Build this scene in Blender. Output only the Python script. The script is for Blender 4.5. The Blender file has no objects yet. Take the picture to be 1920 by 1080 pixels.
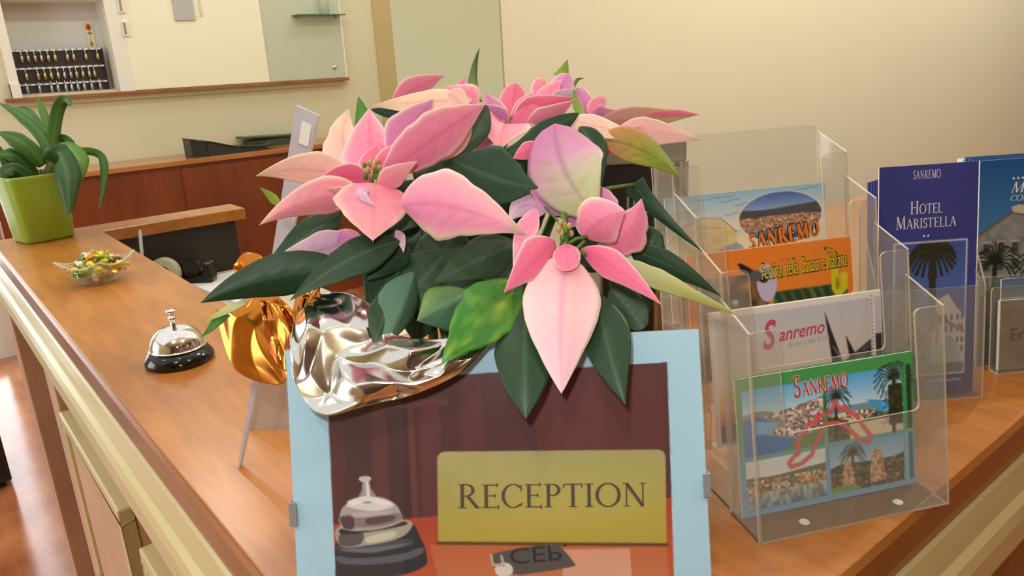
import bpy, bmesh, math, random
import numpy as np
from mathutils import Vector, Matrix, noise

# ------------------------------------------------------------------ camera
C = bpy.context.scene.collection
SC = bpy.context.scene
TOP = 1.10                     # height of the counter top
EYE = Vector((0.0, 0.0, TOP + 0.35))
FPX = 1419.0

def _dir(x, y):
    return Vector((x - 960.0, 540.0 - y, -FPX)).normalized()
_Y = _dir(-238, 181)           # vanishing point of the counter's left arm
_X = _dir(2800, 10)            # vanishing point of its right arm and of the back wall
_X = (_X - _Y * _X.dot(_Y)).normalized()
_Z = _X.cross(_Y)
ROT = Matrix((_X, _Y, _Z))     # camera -> world

cam = bpy.data.cameras.new('camera')
cam.sensor_width = 36.0
cam.lens = FPX / 1920.0 * 36.0
cam.clip_start = 0.02
camo = bpy.data.objects.new('camera', cam)
C.objects.link(camo)
camo.matrix_world = Matrix.Translation(EYE) @ ROT.to_4x4()
SC.camera = camo
RIGHT, UPV, BACK = ROT.col[0].copy(), ROT.col[1].copy(), ROT.col[2].copy()

# ------------------------------------------------------------------ light and exposure
SC.view_settings.view_transform = 'Standard'
SC.view_settings.look = 'None'
SC.view_settings.gamma = 1.0
SC.view_settings.exposure = 0.0
SC.view_settings.use_curve_mapping = False

world = bpy.data.worlds.new('world')
SC.world = world
world.use_nodes = True
_bg = world.node_tree.nodes['Background']
_bg.inputs['Color'].default_value = (1.0, 0.97, 0.92, 1)
_bg.inputs['Strength'].default_value = 1.05

def light(name, kind, loc, energy, color, size=0.1, aim=None, size_y=None):
    d = bpy.data.lights.new(name, kind)
    d.energy = energy
    d.color = color
    if kind == 'AREA':
        d.size = size
        if size_y:
            d.shape = 'RECTANGLE'
            d.size_y = size_y
    else:
        d.shadow_soft_size = size
    o = bpy.data.objects.new(name, d)
    C.objects.link(o)
    o.location = loc
    if aim is not None:
        o.rotation_euler = (Vector(aim) - Vector(loc)).to_track_quat('-Z', 'Y').to_euler()
    return o

# the camera's own flash, just above and left of the lens
_f = EYE + RIGHT * -0.035 + UPV * 0.06 + BACK * 0.02
light('camera_flash', 'AREA', _f, 1.2, (1.0, 0.98, 0.96), 0.022, EYE - BACK * 0.6)
# daylight from the windows on the left of the lobby
light('window_daylight', 'AREA', (-2.4, 2.6, 1.5), 42, (0.86, 0.92, 1.0), 1.6, (0.3, 1.6, 0.9), 1.6)
# halogen ceiling lamps, all in the room
for _x, _y, _e in ((0.1, 0.5, 7), (0.25, 1.5, 7), (0.9, 1.1, 7), (0.8, 3.2, 16), (1.9, 3.2, 16), (1.9, 0.55, 58), (3.4, 0.55, 50), (-0.9, 1.2, 8), (-0.6, -0.4, 18), (0.9, -0.9, 18), (2.6, 4.2, 8)):
    light('ceiling_lamp', 'POINT', (_x, _y, 2.75), _e, (1.0, 0.93, 0.80), 0.04)

# ------------------------------------------------------------------ helpers
def s2l(c):
    out = []
    for v in c[:3]:
        v = v / 255.0
        out.append(v / 12.92 if v <= 0.04045 else ((v + 0.055) / 1.055) ** 2.4)
    return tuple(out)

def s2l_np(a):
    a = np.clip(a, 0, 255) / 255.0
    return np.where(a <= 0.04045, a / 12.92, ((a + 0.055) / 1.055) ** 2.4)

def ray(px, py):
    return ROT @ (Vector((px - 960.0, 540.0 - py, -FPX)) / FPX)

def dep(px, py, d):                    # the point seen at (px, py), d metres along the viewing axis
    return EYE + ray(px, py) * d

def on(px, py, P, n):                  # ... where that ray meets a plane
    r = ray(px, py)
    return EYE + r * ((Vector(P) - EYE).dot(Vector(n)) / r.dot(Vector(n)))

def onz(px, py, z=TOP):
    return on(px, py, (0, 0, z), (0, 0, 1))

def ony(px, py, y):
    return on(px, py, (0, y, 0), (0, 1, 0))

# ------------------------------------------------------------------ materials
def new_mat(name):
    m = bpy.data.materials.new(name)
    m.use_nodes = True
    nt = m.node_tree
    return m, nt, nt.nodes['Principled BSDF'], nt.nodes['Material Output']

def pbr(name, rgb, rough=0.5, metal=0.0, spec=0.5, noise_amt=0.0, noise_scale=30.0, bump=0.0, coat=0.0):
    m, nt, b, o = new_mat(name)
    c = s2l(rgb)
    b.inputs['Base Color'].default_value = (*c, 1)
    b.inputs['Roughness'].default_value = rough
    b.inputs['Metallic'].default_value = metal
    b.inputs['Specular IOR Level'].default_value = spec
    b.inputs['Coat Weight'].default_value = coat
    b.inputs['Coat Roughness'].default_value = 0.15
    if noise_amt or bump:
        tc = nt.nodes.new('ShaderNodeTexCoord')
        nz = nt.nodes.new('ShaderNodeTexNoise')
        nz.inputs['Scale'].default_value = noise_scale
        nz.inputs['Detail'].default_value = 4
        nt.links.new(tc.outputs['Object'], nz.inputs['Vector'])
        if noise_amt:
            mx = nt.nodes.new('ShaderNodeMix')
            mx.data_type = 'RGBA'
            mx.inputs[6].default_value = (*[v * (1 - noise_amt) for v in c], 1)
            mx.inputs[7].default_value = (*[min(1, v * (1 + noise_amt)) for v in c], 1)
            nt.links.new(nz.outputs['Fac'], mx.inputs[0])
            nt.links.new(mx.outputs[2], b.inputs['Base Color'])
        if bump:
            bp = nt.nodes.new('ShaderNodeBump')
            bp.inputs['Strength'].default_value = bump
            bp.inputs['Distance'].default_value = 0.002
            nt.links.new(nz.outputs['Fac'], bp.inputs['Height'])
            nt.links.new(bp.outputs['Normal'], b.inputs['Normal'])
    return m

def wood(name, c1, c2, rough=0.3, stretch=(1, 9, 9), scale=7.0, coat=0.0):
    m, nt, b, o = new_mat(name)
    tc = nt.nodes.new('ShaderNodeTexCoord')
    mp = nt.nodes.new('ShaderNodeMapping')
    mp.inputs['Scale'].default_value = stretch
    n1 = nt.nodes.new('ShaderNodeTexNoise')
    n1.inputs['Scale'].default_value = scale
    n1.inputs['Detail'].default_value = 6
    n1.inputs['Roughness'].default_value = 0.62
    n1.inputs['Distortion'].default_value = 0.5
    n2 = nt.nodes.new('ShaderNodeTexNoise')
    n2.inputs['Scale'].default_value = scale * 0.7
    n2.inputs['Detail'].default_value = 2
    ad = nt.nodes.new('ShaderNodeMath')
    ad.operation = 'ADD'
    ad.use_clamp = True
    ml = nt.nodes.new('ShaderNodeMath')
    ml.operation = 'MULTIPLY'
    ml.inputs[1].default_value = 0.5
    m2 = nt.nodes.new('ShaderNodeMath')
    m2.operation = 'MULTIPLY'
    m2.inputs[1].default_value = 0.5
    cr = nt.nodes.new('ShaderNodeValToRGB')
    cr.color_ramp.elements[0].position = 0.36
    cr.color_ramp.elements[1].position = 0.66
    cr.color_ramp.elements[0].color = (*s2l(c1), 1)
    cr.color_ramp.elements[1].color = (*s2l(c2), 1)
    L = nt.links.new
    L(tc.outputs['Object'], mp.inputs['Vector'])
    L(mp.outputs['Vector'], n1.inputs['Vector'])
    L(tc.outputs['Object'], n2.inputs['Vector'])
    L(n1.outputs['Fac'], ml.inputs[0])
    L(n2.outputs['Fac'], m2.inputs[0])
    L(ml.outputs[0], ad.inputs[0])
    L(m2.outputs[0], ad.inputs[1])
    L(ad.outputs[0], cr.inputs['Fac'])
    L(cr.outputs['Color'], b.inputs['Base Color'])
    b.inputs['Roughness'].default_value = rough
    b.inputs['Coat Weight'].default_value = coat
    b.inputs['Coat Roughness'].default_value = 0.2
    return m

def clear_mat(name, tint=(1, 1, 1), milk=0.06, milk_rgb=(230, 230, 225), rough=0.04, gloss=1.0):
    """thin clear plastic or glass sheet: see-through, glossy, a little milky"""
    m, nt, b, o = new_mat(name)
    nt.nodes.remove(b)
    L = nt.links.new
    tr = nt.nodes.new('ShaderNodeBsdfTransparent')
    tr.inputs['Color'].default_value = (*tint, 1)
    df = nt.nodes.new('ShaderNodeBsdfDiffuse')
    df.inputs['Color'].default_value = (*s2l(milk_rgb), 1)
    gl = nt.nodes.new('ShaderNodeBsdfGlossy')
    gl.inputs['Roughness'].default_value = rough
    lw = nt.nodes.new('ShaderNodeLayerWeight')
    lw.inputs['Blend'].default_value = 0.5
    pw = nt.nodes.new('ShaderNodeMath')
    pw.operation = 'POWER'
    pw.inputs[1].default_value = 4.0
    fr = nt.nodes.new('ShaderNodeMath')
    fr.operation = 'MULTIPLY_ADD'
    fr.inputs[1].default_value = 0.55
    fr.inputs[2].default_value = 0.035
    L(lw.outputs['Facing'], pw.inputs[0])
    L(pw.outputs[0], fr.inputs[0])
    mu = nt.nodes.new('ShaderNodeMath')
    mu.operation = 'MULTIPLY'
    mu.inputs[1].default_value = gloss
    m1 = nt.nodes.new('ShaderNodeMixShader')
    m1.inputs[0].default_value = milk
    m2 = nt.nodes.new('ShaderNodeMixShader')
    L(tr.outputs[0], m1.inputs[1])
    L(df.outputs[0], m1.inputs[2])
    L(fr.outputs[0], mu.inputs[0])
    L(mu.outputs[0], m2.inputs[0])
    L(m1.outputs[0], m2.inputs[1])
    L(gl.outputs[0], m2.inputs[2])
    L(m2.outputs[0], o.inputs['Surface'])
    return m

def vcol(name, rough=0.45, spec=0.4, translucent=0.0, bump=0.0):
    """colour read from the mesh's own colour attribute (printed pictures, leaf colouring)"""
    m, nt, b, o = new_mat(name)
    a = nt.nodes.new('ShaderNodeAttribute')
    a.attribute_name = 'Col'
    L = nt.links.new
    L(a.outputs['Color'], b.inputs['Base Color'])
    b.inputs['Roughness'].default_value = rough
    b.inputs['Specular IOR Level'].default_value = spec
    if translucent:
        t = nt.nodes.new('ShaderNodeBsdfTranslucent')
        L(a.outputs['Color'], t.inputs['Color'])
        mx = nt.nodes.new('ShaderNodeMixShader')
        mx.inputs[0].default_value = translucent
        L(b.outputs[0], mx.inputs[1])
        L(t.outputs[0], mx.inputs[2])
        L(mx.outputs[0], o.inputs['Surface'])
    return m

M = {}
M['wall'] = pbr('cream_wall_paint', (238, 234, 208), 0.85, noise_amt=0.02, noise_scale=3)
M['wall_back'] = pbr('beige_wall_paint', (218, 211, 176), 0.85, noise_amt=0.03, noise_scale=3)
M['wall_shaded'] = pbr('shaded_wall_paint', (182, 179, 142), 0.85, noise_amt=0.03, noise_scale=3)  # wall paint with shade mixed into the colour
M['wall_lobby'] = pbr('lobby_wall_paint', (205, 190, 150), 0.8)
M['added_panelling'] = wood('added_dark_panelling', (70, 40, 22), (104, 62, 34), 0.5, (5, 5, 1), 2.0)
M['pillar'] = pbr('pillar_paint', (196, 176, 122), 0.85)
M['white_paint'] = pbr('white_gloss_paint', (236, 232, 214), 0.4)
M['cream_panel'] = pbr('cream_door_paint', (244, 240, 208), 0.5)
M['grey_panel'] = pbr('grey_green_panel', (198, 203, 176), 0.35)
M['niche_back'] = pbr('pale_grey_board', (216, 216, 212), 0.6)
M['top'] = wood('varnished_counter_wood', (150, 90, 36), (190, 122, 56), 0.27, (9, 1, 9), 6.0)
M['top_edge'] = wood('counter_nose_wood', (126, 72, 26), (158, 98, 44), 0.28, (1, 1, 9), 5.0)
M['trim'] = pbr('cream_moulding', (208, 194, 142), 0.28, noise_amt=0.05, noise_scale=8)
M['front'] = wood('counter_front_wood', (118, 70, 34), (150, 94, 52), 0.4, (6, 6, 1), 5.0)
M['panel'] = wood('counter_panel_wood', (186, 146, 118), (206, 168, 140), 0.35, (6, 6, 1), 4.0)
M['redwood'] = wood('reddish_cabinet_wood', (104, 44, 14), (134, 62, 22), 0.38, (5, 5, 1), 3.0)
M['cab_top'] = wood('cabinet_top_wood', (160, 96, 40), (190, 126, 66), 0.16, (1, 8, 8), 4.0)
M['ledge'] = wood('ledge_wood', (132, 82, 36), (164, 108, 56), 0.4, (1, 8, 8), 6.0)
M['dark_wood'] = pbr('dark_desk_lining', (44, 34, 28), 0.5, noise_amt=0.15)
M['floor'] = wood('parquet', (150, 82, 44), (206, 136, 88), 0.16, (3, 1, 1), 4.0, coat=0.5)
M['black'] = pbr('black_plastic', (22, 22, 24), 0.35)
M['black_gloss'] = pbr('black_gloss', (14, 14, 15), 0.12)
M['binder'] = pbr('black_binder_vinyl', (38, 40, 34), 0.42)
M['binder_green'] = pbr('dark_green_vinyl', (46, 58, 40), 0.3)
M['chrome'] = pbr('chrome', (232, 232, 230), 0.06, 1.0)
M['steel'] = pbr('steel', (176, 174, 168), 0.3, 1.0)
M['brass'] = pbr('brass', (196, 174, 118), 0.3, 1.0)
M['white'] = pbr('white_paper', (238, 236, 230), 0.6)
M['silver'] = pbr('silver_foil', (214, 212, 206), 0.12, 1.0)
M['copper'] = pbr('copper_gold_foil', (196, 122, 48), 0.14, 1.0)
M['green_pot'] = pbr('lime_green_ceramic', (138, 162, 44), 0.35, noise_amt=0.06, noise_scale=12)
M['soil'] = pbr('potting_soil', (48, 36, 26), 0.9, noise_amt=0.4, noise_scale=80)
M['terracotta'] = pbr('terracotta_plastic', (110, 58, 36), 0.6)
M['acrylic'] = clear_mat('clear_acrylic', (0.97, 0.97, 0.96), 0.09, (226, 222, 208))
M['acrylic_edge'] = clear_mat('acrylic_edge', (0.9, 0.9, 0.88), 0.55, (226, 214, 190), 0.15)
M['frost'] = clear_mat('milky_acrylic', (0.92, 0.92, 0.92), 0.72, (216, 212, 226), 0.1)
M['grey_frost'] = clear_mat('smoky_acrylic', (0.9, 0.87, 0.85), 0.55, (188, 170, 158), 0.15)
M['glass'] = clear_mat('clear_glass', (0.96, 0.97, 0.95), 0.10, (235, 235, 220), 0.02, 1.3)
M['picture_glass'] = clear_mat('picture_glass', (1, 1, 1), 0.015, (230, 230, 230), 0.03, 0.8)
M['green_glass'] = clear_mat('glass_shelf', (0.45, 0.6, 0.5), 0.35, (120, 150, 130), 0.05)
M['print'] = vcol('colour_print', 0.35, 0.4)
M['leaf'] = vcol('leaf_tissue', 0.42, 0.35, 0.18)
M['ink_grey'] = pbr('grey_ink', (74, 66, 56), 0.5)
M['ink_black'] = pbr('black_ink', (24, 22, 20), 0.5)
M['ink_white'] = pbr('white_ink', (236, 234, 228), 0.5)
M['ink_red'] = pbr('red_ink', (206, 66, 56), 0.5)
M['ink_pink'] = pbr('pink_ink', (202, 74, 104), 0.5)
M['ink_yellow'] = pbr('yellow_ink', (226, 206, 44), 0.5)
M['ink_orange'] = pbr('orange_ink', (226, 130, 52), 0.5)
M['ink_pale'] = pbr('pale_grey_ink', (176, 174, 172), 0.5)
M['stem'] = pbr('green_stem', (84, 116, 44), 0.5)
M['bud'] = pbr('flower_bud', (176, 150, 92), 0.5, noise_amt=0.3, noise_scale=300)

# ------------------------------------------------------------------ mesh building
class MB:
    def __init__(self):
        self.v, self.f, self.m, self.c = [], [], [], {}
    def add(self, verts, faces, mat=0, cols=None):
        b = len(self.v)
        self.v.extend([Vector(p) for p in verts])
        for f in faces:
            self.f.append([i + b for i in f])
            self.m.append(mat)
        if cols is not None:
            for i, c in enumerate(cols):
                self.c[b + i] = c
        return self
    def box(self, c, s, mat=0, axes=None):
        """box of full sizes s about c, along optional axes"""
        ax = axes or (Vector((1, 0, 0)), Vector((0, 1, 0)), Vector((0, 0, 1)))
        c = Vector(c)
        vs = [c + ax[0] * (s[0] / 2 * i) + ax[1] * (s[1] / 2 * j) + ax[2] * (s[2] / 2 * k)
              for i in (-1, 1) for j in (-1, 1) for k in (-1, 1)]
        fs = [(0, 1, 3, 2), (4, 6, 7, 5), (0, 4, 5, 1), (2, 3, 7, 6), (0, 2, 6, 4), (1, 5, 7, 3)]
        return self.add(vs, fs, mat)
    def b2(self, lo, hi, mat=0):
        lo, hi = Vector(lo), Vector(hi)
        return self.box((lo + hi) / 2, hi - lo, mat)
    def prism(self, pts, off, mat=0, edge_mat=None):
        """polygon pts (world) extruded by vector off"""
        n = len(pts)
        off = Vector(off)
        vs = [Vector(p) for p in pts] + [Vector(p) + off for p in pts]
        self.add(vs, [tuple(range(n))[::-1], tuple(range(n, 2 * n))], mat)
        b = len(self.v) - 2 * n
        for i in range(n):
            j = (i + 1) % n
            self.f.append([b + i, b + j, b + n + j, b + n + i])
            self.m.append(mat if edge_mat is None else edge_mat)
        return self
    def lathe(self, prof, c, seg=40, mat=0, axis=None, sq=None):
        """profile [(r, z)] turned about z through c"""
        c = Vector(c)
        vs, fs = [], []
        n = len(prof)
        for i in range(seg):
            a = 2 * math.pi * i / seg
            for r, z in prof:
                k = 1.0
                if sq:
                    k = 1.0 / (abs(math.cos(a)) ** sq + abs(math.sin(a)) ** sq) ** (1.0 / sq)
                p = Vector((r * k * math.cos(a), r * k * math.sin(a), z))
                if axis is not None:
                    p = axis @ p
                vs.append(c + p)
        for i in range(seg):
            j = (i + 1) % seg
            for k in range(n - 1):
                fs.append((i * n + k, j * n + k, j * n + k + 1, i * n + k + 1))
        return self.add(vs, fs, mat)
    def tube(self, pts, rad, seg=8, mat=0):
        pts = [Vector(p) for p in pts]
        rs = rad if isinstance(rad, (list, tuple)) else [rad] * len(pts)
        vs, fs = [], []
        t = (pts[1] - pts[0]).normalized()
        s = t.orthogonal().normalized()
        for i, p in enumerate(pts):
            a = pts[max(0, i - 1)]
            b = pts[min(len(pts) - 1, i + 1)]
            t = (b - a).normalized()
            s = (s - t * s.dot(t)).normalized()
            w = t.cross(s)
            for k in range(seg):
                an = 2 * math.pi * k / seg
                vs.append(p + (s * math.cos(an) + w * math.sin(an)) * rs[i])
        for i in range(len(pts) - 1):
            for k in range(seg):
                l = (k + 1) % seg
                fs.append((i * seg + k, i * seg + l, (i + 1) * seg + l, (i + 1) * seg + k))
        fs.append(tuple(range(seg))[::-1])
        fs.append(tuple((len(pts) - 1) * seg + k for k in range(seg)))
        return self.add(vs, fs, mat)
    def ball(self, c, r, seg=12, ring=8, mat=0, axes=None):
        c = Vector(c)
        r = r if isinstance(r, (tuple, list)) else (r, r, r)
        ax = axes or (Vector((1, 0, 0)), Vector((0, 1, 0)), Vector((0, 0, 1)))
        vs, fs = [], []
        for i in range(ring + 1):
            th = math.pi * i / ring
            for k in range(seg):
                ph = 2 * math.pi * k / seg
                vs.append(c + ax[0] * (r[0] * math.sin(th) * math.cos(ph)) + ax[1] * (r[1] * math.sin(th) * math.sin(ph)) + ax[2] * (r[2] * math.cos(th)))
        for i in range(ring):
            for k in range(seg):
                l = (k + 1) % seg
                fs.append((i * seg + k, (i + 1) * seg + k, (i + 1) * seg + l, i * seg + l))
        return self.add(vs, fs, mat)
    def build(self, name, mats, parent=None, smooth=False, bevel=0.0, solid=0.0, sub=0):
        org = Vector((0, 0, 0))
        p = parent
        while p is not None:
            org += p.location
            p = p.parent
        me = bpy.data.meshes.new(name)
        if parent is None:
            lo = Vector([min(v[i] for v in self.v) for i in range(3)])
            hi = Vector([max(v[i] for v in self.v) for i in range(3)])
            org = Vector(((lo.x + hi.x) / 2, (lo.y + hi.y) / 2, lo.z))
        me.from_pydata([tuple(v - org) for v in self.v], [], self.f)
        for mt in (mats if isinstance(mats, (list, tuple)) else [mats]):
            me.materials.append(mt)
        me.polygons.foreach_set('material_index', self.m)
        if self.c:
            at = me.color_attributes.new('Col', 'FLOAT_COLOR', 'POINT')
            arr = np.ones((len(self.v), 4), dtype=np.float32)
            for i, c in self.c.items():
                arr[i, :3] = c
            at.data.foreach_set('color', arr.ravel())
        bm = bmesh.new()
        bm.from_mesh(me)
        if not self.c:
            bmesh.ops.remove_doubles(bm, verts=bm.verts, dist=1e-6)
            bmesh.ops.recalc_face_normals(bm, faces=bm.faces)
        bm.to_mesh(me)
        bm.free()
        if smooth:
            me.polygons.foreach_set('use_smooth', [True] * len(me.polygons))
        me.update()
        o = bpy.data.objects.new(name, me)
        C.objects.link(o)
        if parent is None:
            o.location = org
        else:
            o.parent = parent
        if bevel:
            b = o.modifiers.new('bevel', 'BEVEL')
            b.width = bevel
            b.segments = 2
            b.limit_method = 'ANGLE'
            b.angle_limit = math.radians(40)
        if solid:
            s = o.modifiers.new('solid', 'SOLIDIFY')
            s.thickness = solid
            s.offset = 0
        if sub:
            s = o.modifiers.new('sub', 'SUBSURF')
            s.levels = s.render_levels = sub
        return o

def tag(o, label=None, cat=None, group=None, kind=None):
    if label:
        o['label'] = label
    if cat:
        o['category'] = cat
    if group:
        o['group'] = group
    if kind:
        o['kind'] = kind
    return o

def thing(name, loc, label, cat, group=None):
    o = bpy.data.objects.new(name, None)
    o.empty_display_size = 0.02
    C.objects.link(o)
    o.location = Vector(loc)
    return tag(o, label, cat, group)

def copy_tree(o, parent=None):
    c = o.copy()
    C.objects.link(c)
    if parent is not None:
        c.parent = parent
    for ch in list(o.children):
        copy_tree(ch, c)
    return c

def struct(mb, name, mats, **k):
    return tag(mb.build(name, mats, **k), kind='structure')

# ------------------------------------------------------------------ flat lettering (serif capitals drawn as strokes)
def _st(x0, y0, x1, y1, w):
    d = math.hypot(x1 - x0, y1 - y0)
    nx, ny = -(y1 - y0) / d * w / 2, (x1 - x0) / d * w / 2
    return [(x0 + nx, y0 + ny), (x0 - nx, y0 - ny), (x1 - nx, y1 - ny), (x1 + nx, y1 + ny)]

def _arc(cx, cy, rx, ry, a0, a1, tk, tn, n=18):
    q = []
    for i in range(n):
        out = []
        for j in (i, i + 1):
            a = math.radians(a0 + (a1 - a0) * j / n)
            w = tn + (tk - tn) * abs(math.cos(a)) ** 1.3
            out.append(((cx + (rx + 0 * w) * math.cos(a), cy + (ry) * math.sin(a)),
                        (cx + (rx - w) * math.cos(a), cy + (ry - w) * math.sin(a))))
        q.append([out[0][0], out[0][1], out[1][1], out[1][0]])
    return q

def glyph(ch, K=0.135, t=0.05, sf=0.06):
    S = []
    def serif(x, y, l=0.15):
        S.append([(x - l, y), (x + l, y), (x + l, y + (0.035 if y < 0.5 else -0.035)), (x - l, y + (0.035 if y < 0.5 else -0.035))])
    def stem(x, w=K):
        S.append(_st(x, 0, x, 1, w))
        serif(x, 0)
        serif(x, 1)
    def bar(x0, x1, y, tick=0.0):
        S.append(_st(x0, y, x1, y, t))
        if tick:
            S.append([(x1 - 0.035, y - tick), (x1 + 0.015, y - tick), (x1 + 0.015, y + tick), (x1 - 0.035, y + tick)])
    if ch == 'I':
        stem(0.17); w = 0.34
    elif ch == 'E':
        stem(0.17); bar(0.17, 0.58, 0.975, 0.08); bar(0.17, 0.5, 0.52, 0.07); bar(0.17, 0.62, 0.025, 0.09); w = 0.66
    elif ch == 'F':
        stem(0.17); bar(0.17, 0.58, 0.975, 0.08); bar(0.17, 0.5, 0.52, 0.07); w = 0.6
    elif ch == 'L':
        stem(0.17); bar(0.17, 0.6, 0.025, 0.1); w = 0.63
    elif ch == 'H':
        stem(0.17); stem(0.72); bar(0.17, 0.72, 0.52); w = 0.89
    elif ch == 'T':
        stem(0.37); bar(0.02, 0.72, 0.975); S.append(_st(0.04, 0.82, 0.04, 1, t)); S.append(_st(0.7, 0.82, 0.7, 1, t)); w = 0.74
    elif ch in 'PR':
        stem(0.17)
        S.extend(_arc(0.33, 0.74, 0.28, 0.26, -90, 90, K, t))
        bar(0.17, 0.34, 0.975); bar(0.17, 0.34, 0.505)
        w = 0.64
        if ch == 'R':
            S.append(_st(0.36, 0.5, 0.7, 0.0, K * 0.95)); serif(0.73, 0, 0.1); w = 0.8
    elif ch == 'C':
        S.extend(_arc(0.45, 0.5, 0.43, 0.52, 48, 312, K, t, 26))
        S.append(_st(0.73, 0.7, 0.745, 0.96, t)); S.append(_st(0.73, 0.06, 0.75, 0.22, t * .8)); w = 0.8
    elif ch == 'O':
        S.extend(_arc(0.47, 0.5, 0.46, 0.52, 0, 360, K, t, 34)); w = 0.94
    elif ch == 'N':
        S.append(_st(0.15, 0, 0.15, 1, t * 1.1)); serif(0.15, 0, 0.12); serif(0.12, 1, 0.1)
        S.append(_st(0.15, 1, 0.74, 0, K)); S.append(_st(0.74, 0, 0.74, 1, t * 1.1)); serif(0.74, 1, 0.12); w = 0.9
    elif ch == 'M':
        S.append(_st(0.14, 0, 0.18, 1, t * 1.1)); serif(0.14, 0, 0.11)
        S.append(_st(0.19, 1, 0.5, 0.03, K)); S.append(_st(0.5, 0.03, 0.82, 1, t * 1.1)); S.append(_st(0.82, 1, 0.86, 0, K)); serif(0.86, 0, 0.13)
        serif(0.16, 1, 0.08); serif(0.84, 1, 0.09); w = 1.0
    elif ch == 'A':
        S.append(_st(0.1, 0, 0.4, 1, t * 1.1)); S.append(_st(0.4, 1, 0.74, 0, K)); bar(0.22, 0.6, 0.36); serif(0.1, 0, 0.1); serif(0.74, 0, 0.12); w = 0.84
    elif ch == 'S':
        S.extend(_arc(0.28, 0.745, 0.23, 0.265, 35, 270, K * .8, t * 1.3, 18)); S.extend(_arc(0.28, 0.255, 0.25, 0.275, 90, -145, K * .9, t * 1.3, 18))
        S.append(_st(0.47, 0.75, 0.48, 0.97, t)); S.append(_st(0.05, 0.04, 0.05, 0.25, t)); w = 0.56
    else:
        w = 0.4
    return S, w

def text_polys(txt, size=1.0, small=None, gap=0.06, bold=1.0):
    """list of quads and the total width; lower-case letters are small capitals"""
    x, out = 0.0, []
    for ch in txt:
        if ch == ' ':
            x += size * 0.35
            continue
        s = size
        if small and ch.islower():
            s = small
        q, w = glyph(ch.upper(), 0.135 * bold, 0.05 * bold)
        for poly in q:
            out.append([(x + px * s, py * s) for px, py in poly])
        x += (w + gap) * s
    return out, x

def font_polys(txt, shear=0.0, offset=0.0):
    """triangles of Blender's built-in font"""
    cu = bpy.data.curves.new('tmp', 'FONT')
    cu.body = txt
    cu.shear = shear
    cu.offset = offset
    cu.resolution_u = 4
    ob = bpy.data.objects.new('tmp', cu)
    C.objects.link(ob)
    bpy.context.view_layer.update()
    me = ob.to_mesh()
    vs = [v.co.copy() for v in me.vertices]
    polys = [[(vs[i].x, vs[i].y) for i in p.vertices] for p in me.polygons]
    ob.to_mesh_clear()
    bpy.data.objects.remove(ob)
    bpy.data.curves.remove(cu)
    if not polys:
        return [], 1.0
    x0 = min(x for p in polys for x, y in p)
    x1 = max(x for p in polys for x, y in p)
    return [[(x - x0, y) for x, y in p] for p in polys], x1 - x0

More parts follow.
